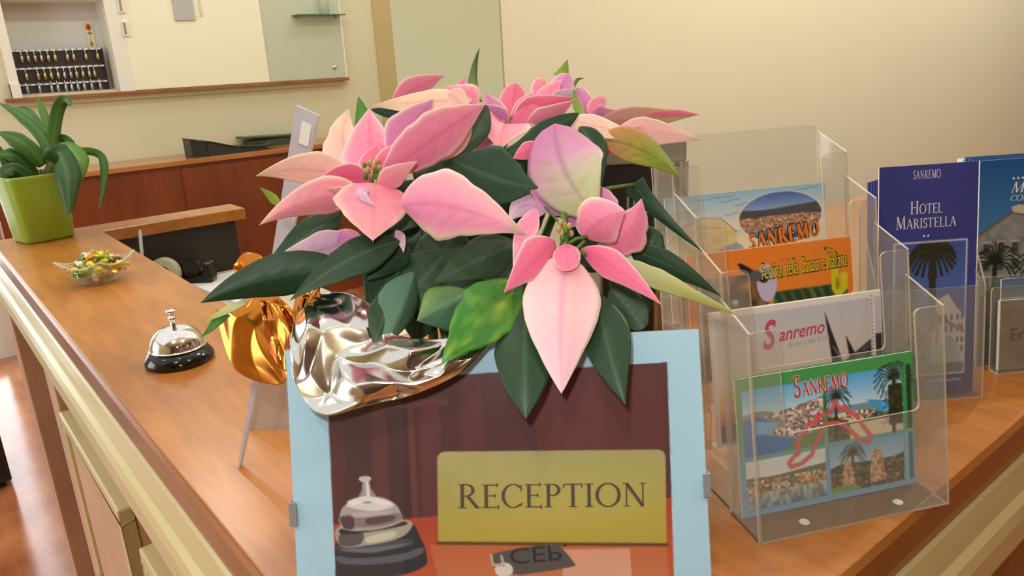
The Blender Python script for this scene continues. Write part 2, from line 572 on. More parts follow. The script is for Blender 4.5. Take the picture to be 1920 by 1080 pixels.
# ------------------------------------------------------------------ printed pictures, painted as vertex colours on a fine grid
class Art:
    def __init__(self, nx, ny, base=(255, 255, 255), seed=1):
        self.nx, self.ny = nx, ny
        u = (np.arange(nx * 3) + .5) / (nx * 3)
        v = (np.arange(ny * 3) + .5) / (ny * 3)
        self.A, self.B = np.meshgrid(u, v)
        self.img = np.zeros((ny * 3, nx * 3, 3)) + np.array(base, float)
        self.rng = np.random.RandomState(seed)
    def put(self, mask, rgb, alpha=1.0):
        c = np.asarray(rgb, float)
        a = np.asarray(mask, float) * alpha
        self.img = self.img * (1 - a[..., None]) + c * a[..., None]
    def rect(self, x0, y0, x1, y1):
        return (self.A >= x0) & (self.A <= x1) & (self.B >= y0) & (self.B <= y1)
    def ell(self, cx, cy, rx, ry):
        return ((self.A - cx) / rx) ** 2 + ((self.B - cy) / ry) ** 2 <= 1
    def poly(self, pts):
        inside = np.zeros(self.A.shape, bool)
        n = len(pts)
        for i in range(n):
            x0, y0 = pts[i]
            x1, y1 = pts[(i + 1) % n]
            if y0 == y1:
                continue
            c = ((self.B < y0) != (self.B < y1)) & (self.A < (x1 - x0) * (self.B - y0) / (y1 - y0) + x0)
            inside ^= c
        return inside
    def line(self, pts, w, asp=1.0):
        d = np.full(self.A.shape, 9.0)
        for (x0, y0), (x1, y1) in zip(pts[:-1], pts[1:]):
            ax, ay = self.A - x0, (self.B - y0) * asp
            bx, by = x1 - x0, (y1 - y0) * asp
            t = np.clip((ax * bx + ay * by) / (bx * bx + by * by + 1e-9), 0, 1)
            d = np.minimum(d, np.hypot(ax - t * bx, ay - t * by))
        return d < w
    def noise(self, sx, sy):
        g = self.rng.rand(sy + 2, sx + 2)
        x = self.A * sx
        y = self.B * sy
        xi, yi = np.minimum(x.astype(int), sx), np.minimum(y.astype(int), sy)
        fx, fy = x - xi, y - yi
        fx, fy = fx * fx * (3 - 2 * fx), fy * fy * (3 - 2 * fy)
        return (g[yi, xi] * (1 - fx) + g[yi, xi + 1] * fx) * (1 - fy) + (g[yi + 1, xi] * (1 - fx) + g[yi + 1, xi + 1] * fx) * fy
    def grad(self, mask, c0, c1, y0, y1):
        t = np.clip((self.B - y0) / (y1 - y0), 0, 1)[..., None]
        c = np.array(c0, float) * (1 - t) + np.array(c1, float) * t
        m = np.asarray(mask, float)[..., None]
        self.img = self.img * (1 - m) + c * m
    def speck(self, mask, cols, sx, sy, soft=0.0):
        """blocky little patches, like houses far off"""
        sx, sy = int(sx * 1.6), int(sy * 1.6)
        gx = np.minimum((self.A * sx).astype(int), sx - 1)
        gy = np.minimum((self.B * sy).astype(int), sy - 1)
        idx = self.rng.randint(0, len(cols), (sy, sx))[gy, gx]
        c = np.array(cols, float)[idx]
        k = (self.rng.rand(sy, sx) * 0.4 + 0.8)[gy, gx][..., None]
        m = np.asarray(mask, float)[..., None] * (1 - soft)
        self.img = self.img * (1 - m) + c * k * m
    def shade(self, mask, amt, sx, sy):
        n = self.noise(sx, sy)[..., None]
        m = np.asarray(mask, float)[..., None]
        self.img = self.img * (1 + m * amt * (n * 2 - 1))
    def palm(self, x, y, r, asp, col=(34, 44, 30), trunk=0.3, n=17):
        m = self.line([(x, y), (x - 0.01, y + trunk)], r * 0.09, asp)
        for i in range(n):
            a = math.pi * (1.08 + 0.9 * (i / (n - 1) - 0.5) * 2.2 + 0.42)
            a = -math.pi / 2 + (i / (n - 1) - 0.5) * 2 * 2.3
            l = r * (0.8 + 0.25 * self.rng.rand())
            ex, ey = x + l * math.cos(a), y + (l * math.sin(a)) / asp
            mx, my = x + l * 0.6 * math.cos(a), y + (l * 0.6 * math.sin(a) - 0.15 * l) / asp
            m |= self.line([(x, y), (mx, my), (ex, ey + 0.25 * l / asp)], r * 0.032, asp)
        self.put(m, col)
    def sheet(self, mb, O, ex, ey, mat=0):
        """lay the picture on the parallelogram O + a*ex + b*ey"""
        im = self.img.reshape(self.ny, 3, self.nx, 3, 3).mean(axis=(1, 3))
        lin = s2l_np(im).reshape(-1, 3)
        GA, GB = np.meshgrid(np.linspace(0, 1, self.nx), np.linspace(0, 1, self.ny))
        O, ex, ey = np.array(O), np.array(ex), np.array(ey)
        P = O + GA.reshape(-1, 1) * ex + GB.reshape(-1, 1) * ey
        b = len(mb.v)
        mb.v.extend([Vector(p) for p in P])
        for i, c in enumerate(lin):
            mb.c[b + i] = c
        nx = self.nx
        for j in range(self.ny - 1):
            for i in range(nx - 1):
                k = b + j * nx + i
                mb.f.append([k, k + nx, k + nx + 1, k + 1])
                mb.m.append(mat)

def lay(mb, polys, O, ex, ey, mat, sx=1.0, sy=1.0):
    """lay flat lettering polygons at O along unit ex (right) and ey (up)"""
    O, ex, ey = Vector(O), Vector(ex), Vector(ey)
    for p in polys:
        mb.add([O + ex * (x * sx) + ey * (y * sy) for x, y in p], [tuple(range(len(p)))], mat, cols=None)

# ================================================================== THE SETTING
def q(mb, lo, hi, mat=0):
    return mb.b2(lo, hi, mat)

struct(q(MB(), (-3.2, -2.6, -0.04), (7.0, 7.0, 0.0)), 'floor', M['floor'])
YW = 5.0                                        # back wall
x705 = ony(705, 100, YW).x
nx0, nx1 = ony(21, 100, YW).x, ony(222, 160, YW).x      # key recess in the back wall
nz0, nz1 = TOP + 0.315, ony(190, 6, YW + 0.16).z
w = MB()
q(w, (-3.2, YW, 0), (nx0, YW + 0.2, 3.1)); q(w, (nx1, YW, 0), (x705, YW + 0.2, 3.1))
q(w, (nx0, YW, 0), (nx1, YW + 0.2, nz0)); q(w, (nx0, YW, nz1), (nx1, YW + 0.2, 3.1))
struct(w, 'wall_back', M['wall_back'])
w = MB()
q(w, (nx0, YW + 0.17, nz0), (nx1, YW + 0.2, nz1))
struct(w, 'trim_1', M['niche_back'])
# pillar and the wall beyond it
x740 = ony(740, 100, YW).x
struct(q(MB(), (x705, YW - 0.02, 0), (x740, YW + 0.4, 3.1)), 'wall_pillar', M['pillar'])
struct(q(MB(), (x740, YW + 0.7, 0), (7.0, YW + 0.9, 3.1)), 'wall_far', M['wall_shaded'])
# cream wall behind the right arm of the counter, with its end face
YR = 1.30
xr = ony(941, 100, YR).x
tr_ = xr / (x740 / YW) - YR
struct(q(MB(), (xr + 0.004, YR, 0), (7.0, YR + 0.12, 3.1)), 'wall_right', M['wall'])
struct(q(MB(), (xr, YR + 0.001, 0), (xr + 0.12, YR + tr_, 3.1)), 'wall_return', M['wall_shaded'])  # end face of the cream wall, its shade put into the colour
# the lobby on the visitor's side
w = MB()
q(w, (-3.4, -2.6, 0), (-3.2, 1.4, 3.1)); q(w, (-3.4, 3.8, 0), (-3.2, 7.0, 3.1)); q(w, (-3.4, 1.4, 2.5), (-3.2, 3.8, 3.1)); q(w, (-3.4, 1.4, 0), (-3.2, 3.8, 0.3))
struct(w, 'wall_left', M['wall_lobby'])
struct(q(MB(), (-3.2, -2.8, 0), (7.0, -2.6, 3.1)), 'wall_front_unseen', M['added_panelling'])  # dark panelling added out of view, so foil and bell reflect brown
struct(q(MB(), (7.0, -2.8, 0), (7.2, 7.0, 3.1)), 'wall_side', M['wall_lobby'])
struct(q(MB(), (-3.2, -2.6, 3.1), (7.0, 0.1, 3.2)), 'added_ceiling', pbr('added_ceiling_paint', (206, 196, 170), .9))  # unseen part ceiling, added to darken what the foil reflects
# glowing glazed door, unseen, added as source of the bright floor reflection
w = MB()
for u0, u1, v0, v1 in ((-1.30, -1.20, 0, 2.3), (0.24, 0.32, 0, 2.3), (-0.5, -0.42, 0, 2.2), (-1.20, 0.24, 2.2, 2.3), (-1.20, 0.24, 0, 0.12)):
    w.b2((u0, YW - 0.06, v0), (u1, YW - 0.001, v1))
d1 = struct(w, 'added_door', M['white_paint'])
dm, dnt, db_, do_ = new_mat('added_door_glow')
db_.inputs['Base Color'].default_value = (.8, .85, .9, 1)
db_.inputs['Emission Color'].default_value = (.88, .94, 1, 1)
db_.inputs['Emission Strength'].default_value = 3.2
struct(MB().b2((-1.20, YW - 0.03, 0.12), (0.24, YW - 0.02, 2.2)), 'glow_pane', dm)

# ---- what hangs on the back wall: ledge, painted frame, panels
def px_rect(mb, x0, x1, z0, z1, y, t, mat=0):
    return mb.b2((x0, y - t, z0), (x1, y, z1), mat)

zl = TOP + 0.300
xl0, xl1 = ony(10, 182, YW - 0.06).x, ony(653, 147, YW - 0.06).x
t = thing('wall_ledge', ((xl0 + xl1) / 2, YW - 0.03, zl - 0.025), 'long thin brown wooden ledge under the key recess and panels', 'ledge')
MB().b2((xl0, YW - 0.075, zl - 0.02), (xl1, YW, zl)).build('shelf_board', M['ledge'], t, bevel=0.003)
MB().b2((xl0 + 0.02, YW - 0.03, zl - 0.045), (xl1 - 0.02, YW, zl - 0.02)).build('cleat', M['wall_back'], t)

ztop = TOP + 0.95
xa, xb, xc, xd = ony(216, 160, YW).x, ony(240, 160, YW).x, ony(502, 150, YW).x, ony(645, 140, YW).x
w = MB()
px_rect(w, nx0 - 0.045, nx0, nz0 - 0.015, ztop, YW, 0.03)
px_rect(w, nx1, xb + 0.03, nz0 - 0.015, ztop, YW, 0.03)
px_rect(w, nx0, nx1, nz1, ztop, YW, 0.03)
w.b2((nx0 - 0.045, YW - 0.05, zl), (nx0 + 0.0, YW, nz0 + 0.06))
w.b2((nx1 - 0.002, YW, nz0), (nx1 + 0.002, YW + 0.17, nz1)); w.b2((nx0 - 0.002, YW, nz0), (nx0 + 0.002, YW + 0.17, nz1))
w.b2((nx0, YW, nz1 - 0.002), (nx1, YW + 0.17, nz1 + 0.002)); w.b2((nx0, YW, nz0 - 0.002), (nx1, YW + 0.17, nz0 + 0.002))
struct(w, 'trim_2', M['white_paint'])

t = thing('cupboard_door', ((xb + xc) / 2, YW - 0.02, zl), 'tall plain cream painted door panel beside the key recess', 'door panel')
MB().b2((xb + 0.03, YW - 0.035, zl + 0.002), (xc, YW - 0.001, ztop)).build('panel', M['cream_panel'], t, bevel=0.002)
for py0, py1 in ((-18, 24), (40, 68)):
    a, b = ony(233, py0, YW - 0.05), ony(237, py1, YW - 0.05)
    h = MB().b2((xb + 0.018, YW - 0.048, b.z), (xb + 0.055, YW - 0.034, a.z)).build('hinge', M['white_paint'], t, bevel=0.002)
    hm = MB()
    hm.tube([(xb + 0.030, YW - 0.05, b.z + 0.012), (xb + 0.030, YW - 0.05, a.z - 0.006)], 0.006, 8)
    hm.build('hinge_pin', M['steel'], h)
t = thing('reflection_square', (ony(348, 20, YW - 0.04).x, YW - 0.036, ony(348, 38, YW - 0.04).z), 'grey square standing for a reflection high on the cream door panel', 'reflection')
a, b = ony(316, -30, YW - 0.036), ony(366, 38, YW - 0.036)
MB().b2((a.x, YW - 0.047, b.z), (b.x, YW - 0.0355, a.z)).build('reflection', pbr('reflection_grey', (184, 184, 176), 0.5), t)  # a reflection on the door panel, built as a flat grey box
a, b = ony(366, -30, YW - 0.036), ony(379, 30, YW - 0.036)
MB().b2((a.x, YW - 0.043, b.z), (b.x, YW - 0.0355, a.z)).build('side_strip', pbr('pale_strip', (214, 212, 190), 0.5), t)

t = thing('splash_board', ((xc + xd) / 2, YW - 0.02, zl), 'grey green glossy board screwed to the wall at the right of the ledge', 'board')
MB().b2((xc + 0.001, YW - 0.028, zl + 0.002), (xd, YW - 0.001, ztop)).build('sheet', M['grey_panel'], t)
MB().b2((xd, YW - 0.032, zl + 0.002), (xd + 0.012, YW - 0.001, ztop)).build('edge_strip', M['white_paint'], t)
p = ony(627, 126, YW - 0.03)
MB().lathe([(0, 0.012), (0.010, 0.010), (0.0165, 0.003), (0.017, 0)], p, 20, axis=Matrix.Rotation(math.radians(90), 3, 'X')).build('screw_cap', M['chrome'], t, smooth=True)
a, b = ony(559, 27, YW - 0.13), ony(637, 16, YW - 0.05)
t = thing('glass_shelf', ((a.x + b.x) / 2, YW - 0.09, a.z - 0.004), 'small green edged glass shelf on the grey green panel', 'shelf')
MB().b2((a.x, YW - 0.13, a.z - 0.006), (b.x, YW - 0.028, a.z + 0.002)).build('shelf_pane', M['green_glass'], t)
for xx in (a.x + 0.03, b.x - 0.03):
    MB().b2((xx - 0.006, YW - 0.05, a.z - 0.016), (xx + 0.006, YW - 0.028, a.z - 0.006)).build('bracket', M['steel'], t)
p = ony(608, 19, YW - 0.08)
m = MB()
m.lathe([(0, 0.008), (0.030, 0.008), (0.034, 0.11), (0.036, 0.11), (0.033, 0), (0, 0)], (p.x, YW - 0.08, a.z + 0.002), 24)
tag(m.build('tumbler', M['glass'], None, smooth=True), 'cut glass tumbler standing on the small glass shelf', 'glass')

# ---- key rack in the recess
yk = YW + 0.10
k0, k1 = ony(19, 130, yk).x + 0.005, ony(200, 130, yk).x - 0.005
zk1 = ony(110, 92, yk).z
zk0 = nz0 + 0.002
kr = thing('key_rack', ((k0 + k1) / 2, yk, zk0), 'dark wooden hotel key rack with three silvery rails in the wall recess', 'key rack')
MB().b2((k0, yk, zk0), (k1, yk + 0.02, zk1)).build('back_board', pbr('plum_board', (50, 36, 44), 0.5), kr)
m = MB(); m.b2((k1 - 0.006, yk - 0.03, zk0), (k1, yk, zk1)); m.build('side_board', pbr('maroon_edge', (96, 50, 52), 0.5), kr)
rows = [ony(110, 93, yk).z, ony(110, 126, yk).z, ony(110, 156, yk).z]
for rz in rows:
    m = MB()
    m.b2((k0, yk - 0.012, rz - 0.007), (k1 - 0.006, yk, rz + 0.004))
    r = m.build('rail', M['steel'], kr)
    m = MB()
    for i in range(14):
        xx = k0 + (k1 - k0) * (i + 0.5) / 14
        m.b2((xx - 0.009, yk - 0.016, rz - 0.005), (xx + 0.009, yk - 0.012, rz + 0.003))
    m.build('number_plate', M['white'], r)
ROWX = [[41, 53, 66, 78, 91, 104, 127, 139, 162, 184], [49, 71, 84, 96, 109, 121, 133, 144, 156, 168, 178], [36, 52, 75, 98, 110, 125, 136, 148, 160, 174, 190]]
ROWN = ('top', 'middle', 'bottom')
ORD = ('first', 'second', 'third', 'fourth', 'fifth', 'sixth', 'seventh', 'eighth', 'ninth', 'tenth', 'eleventh')
def key_fob(loc, dark):
    r = thing('key_fob', loc, 'x', 'key fob')
    L = Vector(loc)
    m = MB(); m.lathe([(0, 0), (0.006, 0.002), (0.0095, 0.012), (0.009, 0.03), (0.004, 0.042), (0, 0.044)], L, 12)
    m.build('fob', M['brass'] if not dark else M['steel'], r, smooth=True)
    m = MB(); m.tube([L + Vector((0, 0, 0.043)), L + Vector((0, 0.004, 0.06))], 0.0025, 6); m.build('ring', M['chrome'], r)
    return r
protos = {}
for ri, xs in enumerate(ROWX):
    for ci, px in enumerate(xs):
        dark = (ri, ci) in ((1, 5), (1, 6), (1, 9)) or ri == 2
        x = ony(px, 110 + 30 * ri, yk - 0.02).x
        z = rows[ri] - 0.007 - 0.058
        if ri == 2:
            z = max(z, zk0 + 0.001)
        loc = (x, yk - 0.022, z)
        if dark not in protos:
            o = protos[dark] = key_fob(loc, dark)
        else:
            o = copy_tree(protos[dark])
            o.location = loc
        tag(o, '%s key fob, %s from the left on the %s rail of the rack' % ('silvery' if dark else 'brass', ORD[ci], ROWN[ri]), 'key fob', 'key fobs hanging in the rack')
# hanging card with a red emblem
a = ony(167, 90, YW + 0.165)
t = thing('hanging_card', (ony(167, 64, YW + 0.165).x, YW + 0.165, zk1), 'cream card with a round red emblem above the key rack', 'card')
art = Art(24, 60, (236, 226, 190), 3)
art.put(art.ell(.5, .22, .36, .14), (214, 120, 70)); art.put(art.ell(.5, .22, .22, .085), (150, 60, 50)); art.put(art.rect(.25, .40, .8, .47), (120, 130, 70))
art.put(art.line([(.5, .5), (.5, .95)], .03, 2.2), (176, 160, 90)); art.put(art.ell(.5, .82, .2, .09), (150, 140, 70))
p0, p1 = ony(156, 40, YW + 0.165), ony(181, 92, YW + 0.165)
m = MB(); art.sheet(m, (p0.x, YW + 0.163, p0.z), (p1.x - p0.x, 0, 0), (0, 0, zk1 - p0.z)); m.build('card_face', M['print'], t)
MB().b2((p0.x, YW + 0.164, zk1), (p1.x, YW + 0.1685, p0.z)).build('card_back', M['white'], t)

# ---- low cabinet under the ledge
YC = 4.60
zc = onz(160, 322, TOP).z
zc = ony(160, 322, YC).z
cx0, cx1 = 0.35, 2.62
cab = thing('low_cabinet', ((cx0 + cx1) / 2, (YC + YW) / 2, 0), 'long reddish brown cabinet with sliding doors along the back wall', 'cabinet')
MB().b2((cx0, YC - 0.005, zc - 0.028), (cx1, YW - 0.001, zc)).build('cabinet_top', M['cab_top'], cab, bevel=0.003)
MB().b2((cx0 + 0.01, YC + 0.02, 0), (cx1 - 0.01, YW - 0.002, zc - 0.028)).build('body', M['redwood'], cab)
xs_ = ony(347, 340, YC).x
for i, (u0, u1, yy) in enumerate(((cx0 + 0.02, xs_ + 0.005, 0.016), (xs_ - 0.01, xs_ + 0.72, 0.004), (xs_ + 0.715, cx1 - 0.02, 0.016))):
    MB().b2((u0, YC + yy, 0.08), (u1, YC + yy + 0.010, zc - 0.05)).build('sliding_door', M['redwood'], cab, bevel=0.002)
MB().b2((cx0 + 0.03, YC + 0.05, 0.0), (cx1 - 0.03, YC + 0.06, 0.08)).build('plinth', M['dark_wood'], cab)

# binders lying on the cabinet
a = on(358, 284, (0, 0, zc), (0, 0, 1)); b = on(512, 266, (0, 0, zc), (0, 0, 1))
yb = YC + 0.06
xA, xB = ony(357, 270, yb).x, ony(512, 270, yb).x
t = thing('ring_binder', ((xA + xB) / 2, yb + 0.1, zc), 'black ring binder lying open with its thick spine to the left', 'binder')
hz = 0.105
m = MB(); m.prism([(xA, yb, zc), (xA + 0.09, yb, zc), (xA + 0.09, yb, zc + hz * .78), (xA, yb, zc + hz)], (0, 0.14, 0)); m.build('spine', M['binder'], t)
m = MB()
pr = [(xA, zc + hz + 0.004), (xA + 0.12, zc + hz * .80), (xA + 0.26, zc + 0.040), (xB - 0.06, zc + 0.026), (xB, zc + 0.036)]
m.prism([(x, yb - 0.012, z) for x, z in pr] + [(x, yb - 0.012, z - 0.005) for x, z in pr[::-1]], (0, 0.16, 0)); m.build('cover', M['binder'], t)
m = MB(); m.prism([(xA + .092, yb - .004, zc), (xB - .03, yb - .004, zc), (xB - .05, yb - .004, zc + .020), (xA + .26, yb - .004, zc + .033), (xA + .12, yb - .004, zc + hz * .80 - .007), (xA + .092, yb - .004, zc + hz * .78)], (0, .135, 0)); m.build('pages', pbr('dark_pages', (44, 44, 38), .6), t)
m = MB(); m.b2((xA + 0.13, yb + 0.06, zc + hz * .80), (xA + 0.22, yb + 0.075, zc + hz * .802)); m.build('label_strip', M['ink_pale'], t)
xA, xB = ony(466, 258, yb + 0.1).x, ony(592, 258, yb + 0.1).x
t = thing('document_folder', ((xA + xB) / 2, yb + 0.2, zc), 'dark green folder lying on the cabinet behind the black binder', 'folder')
m = MB(); m.prism([(xA, yb + 0.165, zc + 0.06), (xB - 0.02, yb + 0.165, zc + 0.042), (xB, yb + 0.165, zc + 0.048), (xB - 0.06, yb + 0.165, zc + 0.055), (xA, yb + 0.165, zc + 0.072)], (0, 0.16, 0)); m.build('cover', M['binder_green'], t)
m = MB(); m.b2((xA + 0.04, yb + 0.17, zc), (xB - 0.03, yb + 0.32, zc + 0.045)); m.build('papers', pbr('green_card', (58, 74, 44), 0.5, noise_amt=0.4, noise_scale=20), t)

# ================================================================== THE COUNTER
X0, Y0 = 0.1376, 0.205                 # outer faces of the two arms
XI, YI, YE = 0.3654, 0.86, 2.19        # inner edge of the left arm, back of the right arm, far end
XE = 2.6
ct = thing('reception_counter', (X0 + 0.1, Y0 + 0.1, 0), 'corner reception counter of varnished brown wood with a cream moulding', 'counter')
m = MB()
m.prism([(X0 + .004, Y0 + .004, TOP - .03), (XE, Y0 + .004, TOP - .03), (XE, YI, TOP - .03), (XI, YI, TOP - .03), (XI, 2.08, TOP - .03), (0.725, 2.08, TOP - .03), (0.725, YE, TOP - .03), (X0 + .004, YE, TOP - .03)], (0, 0, 0.03))
m.build('worktop', M['top'], ct, bevel=0.002)
def sweep(prof, y_end=YE, x_end=XE):
    m = MB()
    n = len(prof)
    vs = []
    for d, z in prof:
        vs.append((X0 - d, y_end, TOP + z))
    for d, z in prof:
        vs.append((X0 - d, Y0 - d, TOP + z))
    for d, z in prof:
        vs.append((x_end, Y0 - d, TOP + z))
    fs = []
    for s in (0, 1):
        for k in range(n):
            l = (k + 1) % n
            fs.append((s * n + k, s * n + l, (s + 1) * n + l, (s + 1) * n + k))
    fs.append(tuple(range(n))); fs.append(tuple(range(2 * n, 3 * n))[::-1])
    return m.add(vs, fs)
sweep([(-.004, -.0005), (0.0, -.004), (0.0, -.030), (-.004, -.046), (-.05, -.046), (-.05, -.0305), (-.004, -.0305)]).build('worktop_nose', M['top_edge'], ct)
cove = [(-.030, -.044), (-.006, -.046), (-.002, -.052), (0.001, -.066), (0.003, -.080), (0.009, -.086), (0.012, -.098), (0.012, -.126), (0.006, -.134), (0.004, -.148), (-.004, -.152), (-.030, -.152)]
sweep(cove, YE - 0.03).build('moulding', M['trim'], ct, bevel=0.001)
# front of the two arms, set back under the moulding
XF, YF = X0 + 0.012, Y0 + 0.012
m = MB()
m.b2((XF, YF, 0.06), (XI - .01, 1.60, TOP - 0.0305)); m.b2((XI - .01, YF, 0.06), (XE - .02, YI - .02, TOP - 0.0305))
m.build('carcass', M['front'], ct)
m = MB(); m.b2((XF + .02, YF + .02, 0), (XI - .03, 1.58, 0.06)); m.b2((XI - .03, YF + .02, 0), (XE - .04, YI - .04, 0.06)); m.build('plinth', M['dark_wood'], ct)
def raised(y0, y1, z0, z1):
    m = MB(); m.b2((XF - .014, y0, z0), (XF, y1, z1))
    p = m.build('raised_panel', M['panel'], ct, bevel=0.003)
    f = MB()
    for a, b in (((y0 - .02, z1), (y1 + .02, z1 + .02)), ((y0 - .02, z0 - .02), (y1 + .02, z0))):
        f.b2((XF - .02, a[0], a[1]), (XF, b[0], b[1]))
    f.b2((XF - .02, y0 - .02, z0), (XF, y0, z1)); f.b2((XF - .02, y1, z0), (XF, y1 + .02, z1))
    f.build('panel_moulding', M['trim'], p, bevel=0.003)
raised(1.07, 1.46, TOP - 0.54, TOP - 0.225)
raised(1.07, 1.46, 0.10, TOP - 0.61)
raised(0.34, 0.92, TOP - 0.54, TOP - 0.225)
raised(0.34, 0.92, 0.10, TOP - 0.61)
m = MB(); m.b2((X0 - .004, 1.50, 0), (XF + .0, 1.60, TOP - .15)); m.build('pilaster', M['panel'], ct, bevel=0.003)
m = MB(); m.b2((X0 - .004, 2.085, 0), (X0 + .06, 2.175, TOP - .15)); m.build('end_post', M['panel'], ct, bevel=0.003)
for z in (0.78, 0.62, 0.30):
    m = MB(); m.b2((XI + .05, YF - .012, z), (XE - .03, YF, z + .02)); m.build('front_rail', M['front'], ct, bevel=0.002)
m = MB(); m.b2((XI - .02, 2.105, 0), (0.70, 2.165, TOP - 0.0305)); m.build('return_panel', M['dark_wood'], ct)
m = MB(); m.b2((X0 + .065, 2.12, TOP - .16), (XI - .02, 2.16, TOP - .0305)); m.build('end_rail', M['front'], ct)

# lower desk on the staff side
zd = TOP - 0.168
dk = thing('staff_desk', (0.53, 1.5, 0), 'low pale staff desk hidden behind the counter', 'desk')
MB().b2((XI + .002, YI + .01, zd - .03), (0.76, 2.1, zd)).build('desk_top', pbr('pale_laminate', (206, 196, 172), 0.4), dk)
m = MB()
for x, y in ((XI + .03, YI + .05), (0.72, YI + .05), (0.72, 2.04), (XI + .03, 2.04)):
    MB().b2((x - .02, y - .02, 0), (x + .02, y + .02, zd - .03)).build('leg', M['dark_wood'], dk)
p = onz(418, 530, zd)
t = MB(); t.prism([(0.555, 1.74, zd), (0.70, 1.79, zd), (0.67, 2.06, zd), (0.53, 2.03, zd)], (0, 0, 0.006)); tag(t.build('paper_sheets', M['white']), 'white sheets of paper on the staff desk', 'paper')
Z_UP = Vector((0, 0, 1))
# tape dispenser and spare roll
p = onz(372, 532, zd)
ax = (RIGHT.copy(), Vector((-RIGHT.y, RIGHT.x, 0)).normalized(), Vector((0, 0, 1)))
ax = (Vector((RIGHT.x, RIGHT.y, 0)).normalized(), ax[1], ax[2])
t = thing('tape_dispenser', p, 'black desk tape dispenser on the staff desk', 'tape dispenser')
prof = [(-.055, 0), (.042, 0), (.048, .018), (.040, .055), (.030, .055), (.022, .030), (-.02, .022), (-.05, .038), (-.06, .036)]
m = MB(); m.prism([p + ax[0] * u - ax[1] * .018 + ax[2] * w_ for u, w_ in prof], ax[1] * .036); m.build('body', M['black_gloss'], t, bevel=0.003)
m = MB(); m.lathe([(.018, -.009), (.026, -.009), (.026, .009), (.018, .009), (.018, -.009)], p + ax[2] * .044 - ax[0] * .012, 24, axis=Matrix((ax[0], ax[2], ax[1])).transposed()); m.build('tape_roll', M['black'], t)
m = MB(); m.box(p + ax[0] * .037 + ax[2] * .057, (.012, .03, .003), axes=ax); m.build('cutter', M['steel'], t)
p = ony(306, 500, 2.045)
p.z = zd
m = MB(); m.lathe([(.022, -.012), (.040, -.012), (.040, .012), (.022, .012), (.022, -.012)], p + ax[2] * .0405, 28, axis=Matrix((ax[0], ax[2], ax[1])).transposed())
t = m.build('adhesive_tape', pbr('pale_tape', (196, 196, 166), 0.25)); tag(t, 'roll of pale clear tape beside the black dispenser', 'tape')
b = ony(262, 431, 2.06)
a = Vector((b.x - .03, 2.0, zd + .005))
m = MB(); m.tube([b + (a - b) * s for s in (0, .06, .5, .94, 1)], [.002, .0045, .0045, .0045, .002], 8)
tag(m.build('pen', pbr('pale_pen', (190, 186, 176), 0.25), smooth=True), 'pale pen leaning on the dark panel behind the counter', 'pen')

# ---- things beyond the gap under the counter
t = thing('magazine_shelf', (0.30, 2.55, 0), 'low brown shelf with dark folders seen under the counter flap', 'shelf')
MB().b2((0.215, 2.38, 0), (0.235, 2.72, 0.62)).build('side_panel', M['front'], t)
MB().b2((0.46, 2.38, 0), (0.48, 2.72, 0.62)).build('side_panel', M['front'], t)
MB().b2((0.235, 2.38, 0.05), (0.46, 2.72, 0.07)).build('shelf', M['front'], t)
MB().b2((0.235, 2.38, 0.34), (0.46, 2.72, 0.36)).build('shelf', M['front'], t)
MB().b2((0.235, 2.70, 0.0), (0.46, 2.72, 0.62)).build('back_panel', M['dark_wood'], t)
tag(MB().b2((0.24, 2.42, 0.0702), (0.30, 2.66, 0.30)).build('box_file', pbr('navy_card', (30, 34, 60), 0.5), bevel=.003), 'navy box file on the lower level of the shelf', 'box file')
tag(MB().b2((0.305, 2.42, 0.0702), (0.38, 2.66, 0.27)).build('box_file', pbr('black_card', (26, 24, 24), 0.5), bevel=.003), 'black box file beside the navy one', 'box file')
tag(MB().b2((0.24, 2.41, 0.3602), (0.40, 2.64, 0.44)).build('paper_stack', pbr('grey_paper', (150, 142, 130), 0.6)), 'stack of greyish paper on the upper level of the shelf', 'paper')
t = thing('dark_cabinet', (-0.02, 3.35, 0), 'tall dark cabinet standing on the parquet at the far left edge', 'cabinet')
MB().b2((-0.35, 3.22, 0.03), (0.085, 3.6, 0.80)).build('body', M['dark_wood'], t, bevel=.004)
MB().b2((-0.34, 3.212, 0.06), (0.075, 3.22, 0.77)).build('door', M['black'], t, bevel=.002)
MB().b2((-0.33, 3.25, 0), (0.065, 3.58, 0.03)).build('plinth', M['black'], t)

# ================================================================== ON THE COUNTER, LEFT ARM
# call bell
bc = onz(338, 676)
bell = thing('call_bell', bc, 'chrome call bell on a black base standing on the counter', 'bell')
MB().lathe([(0, 0), (.041, 0), (.043, .003), (.0425, .008), (.038, .014), (.034, .0185), (.030, .019), (0, .019)], bc, 48).build('base', M['black_gloss'], bell, smooth=True)
dome = []
for i in range(13):
    a = math.radians(90 * i / 12)
    dome.append((.0335 * math.cos(a) ** 0.9 if i < 12 else 0.0, .019 + .030 * math.sin(a)))
dome = [(.0300, .0195), (.0345, .0195), (.0352, .0205)] + dome[0:] 
MB().lathe(dome, bc, 48).build('dome', M['chrome'], bell, smooth=True)
MB().lathe([(.0034, .048), (.0034, .056), (.0052, .057), (.0052, .060), (.003, .061), (.003, .065), (.0066, .067), (.0066, .0692), (.003, .0702), (0, .0704)], bc, 20).build('plunger', M['chrome'], bell, smooth=True)

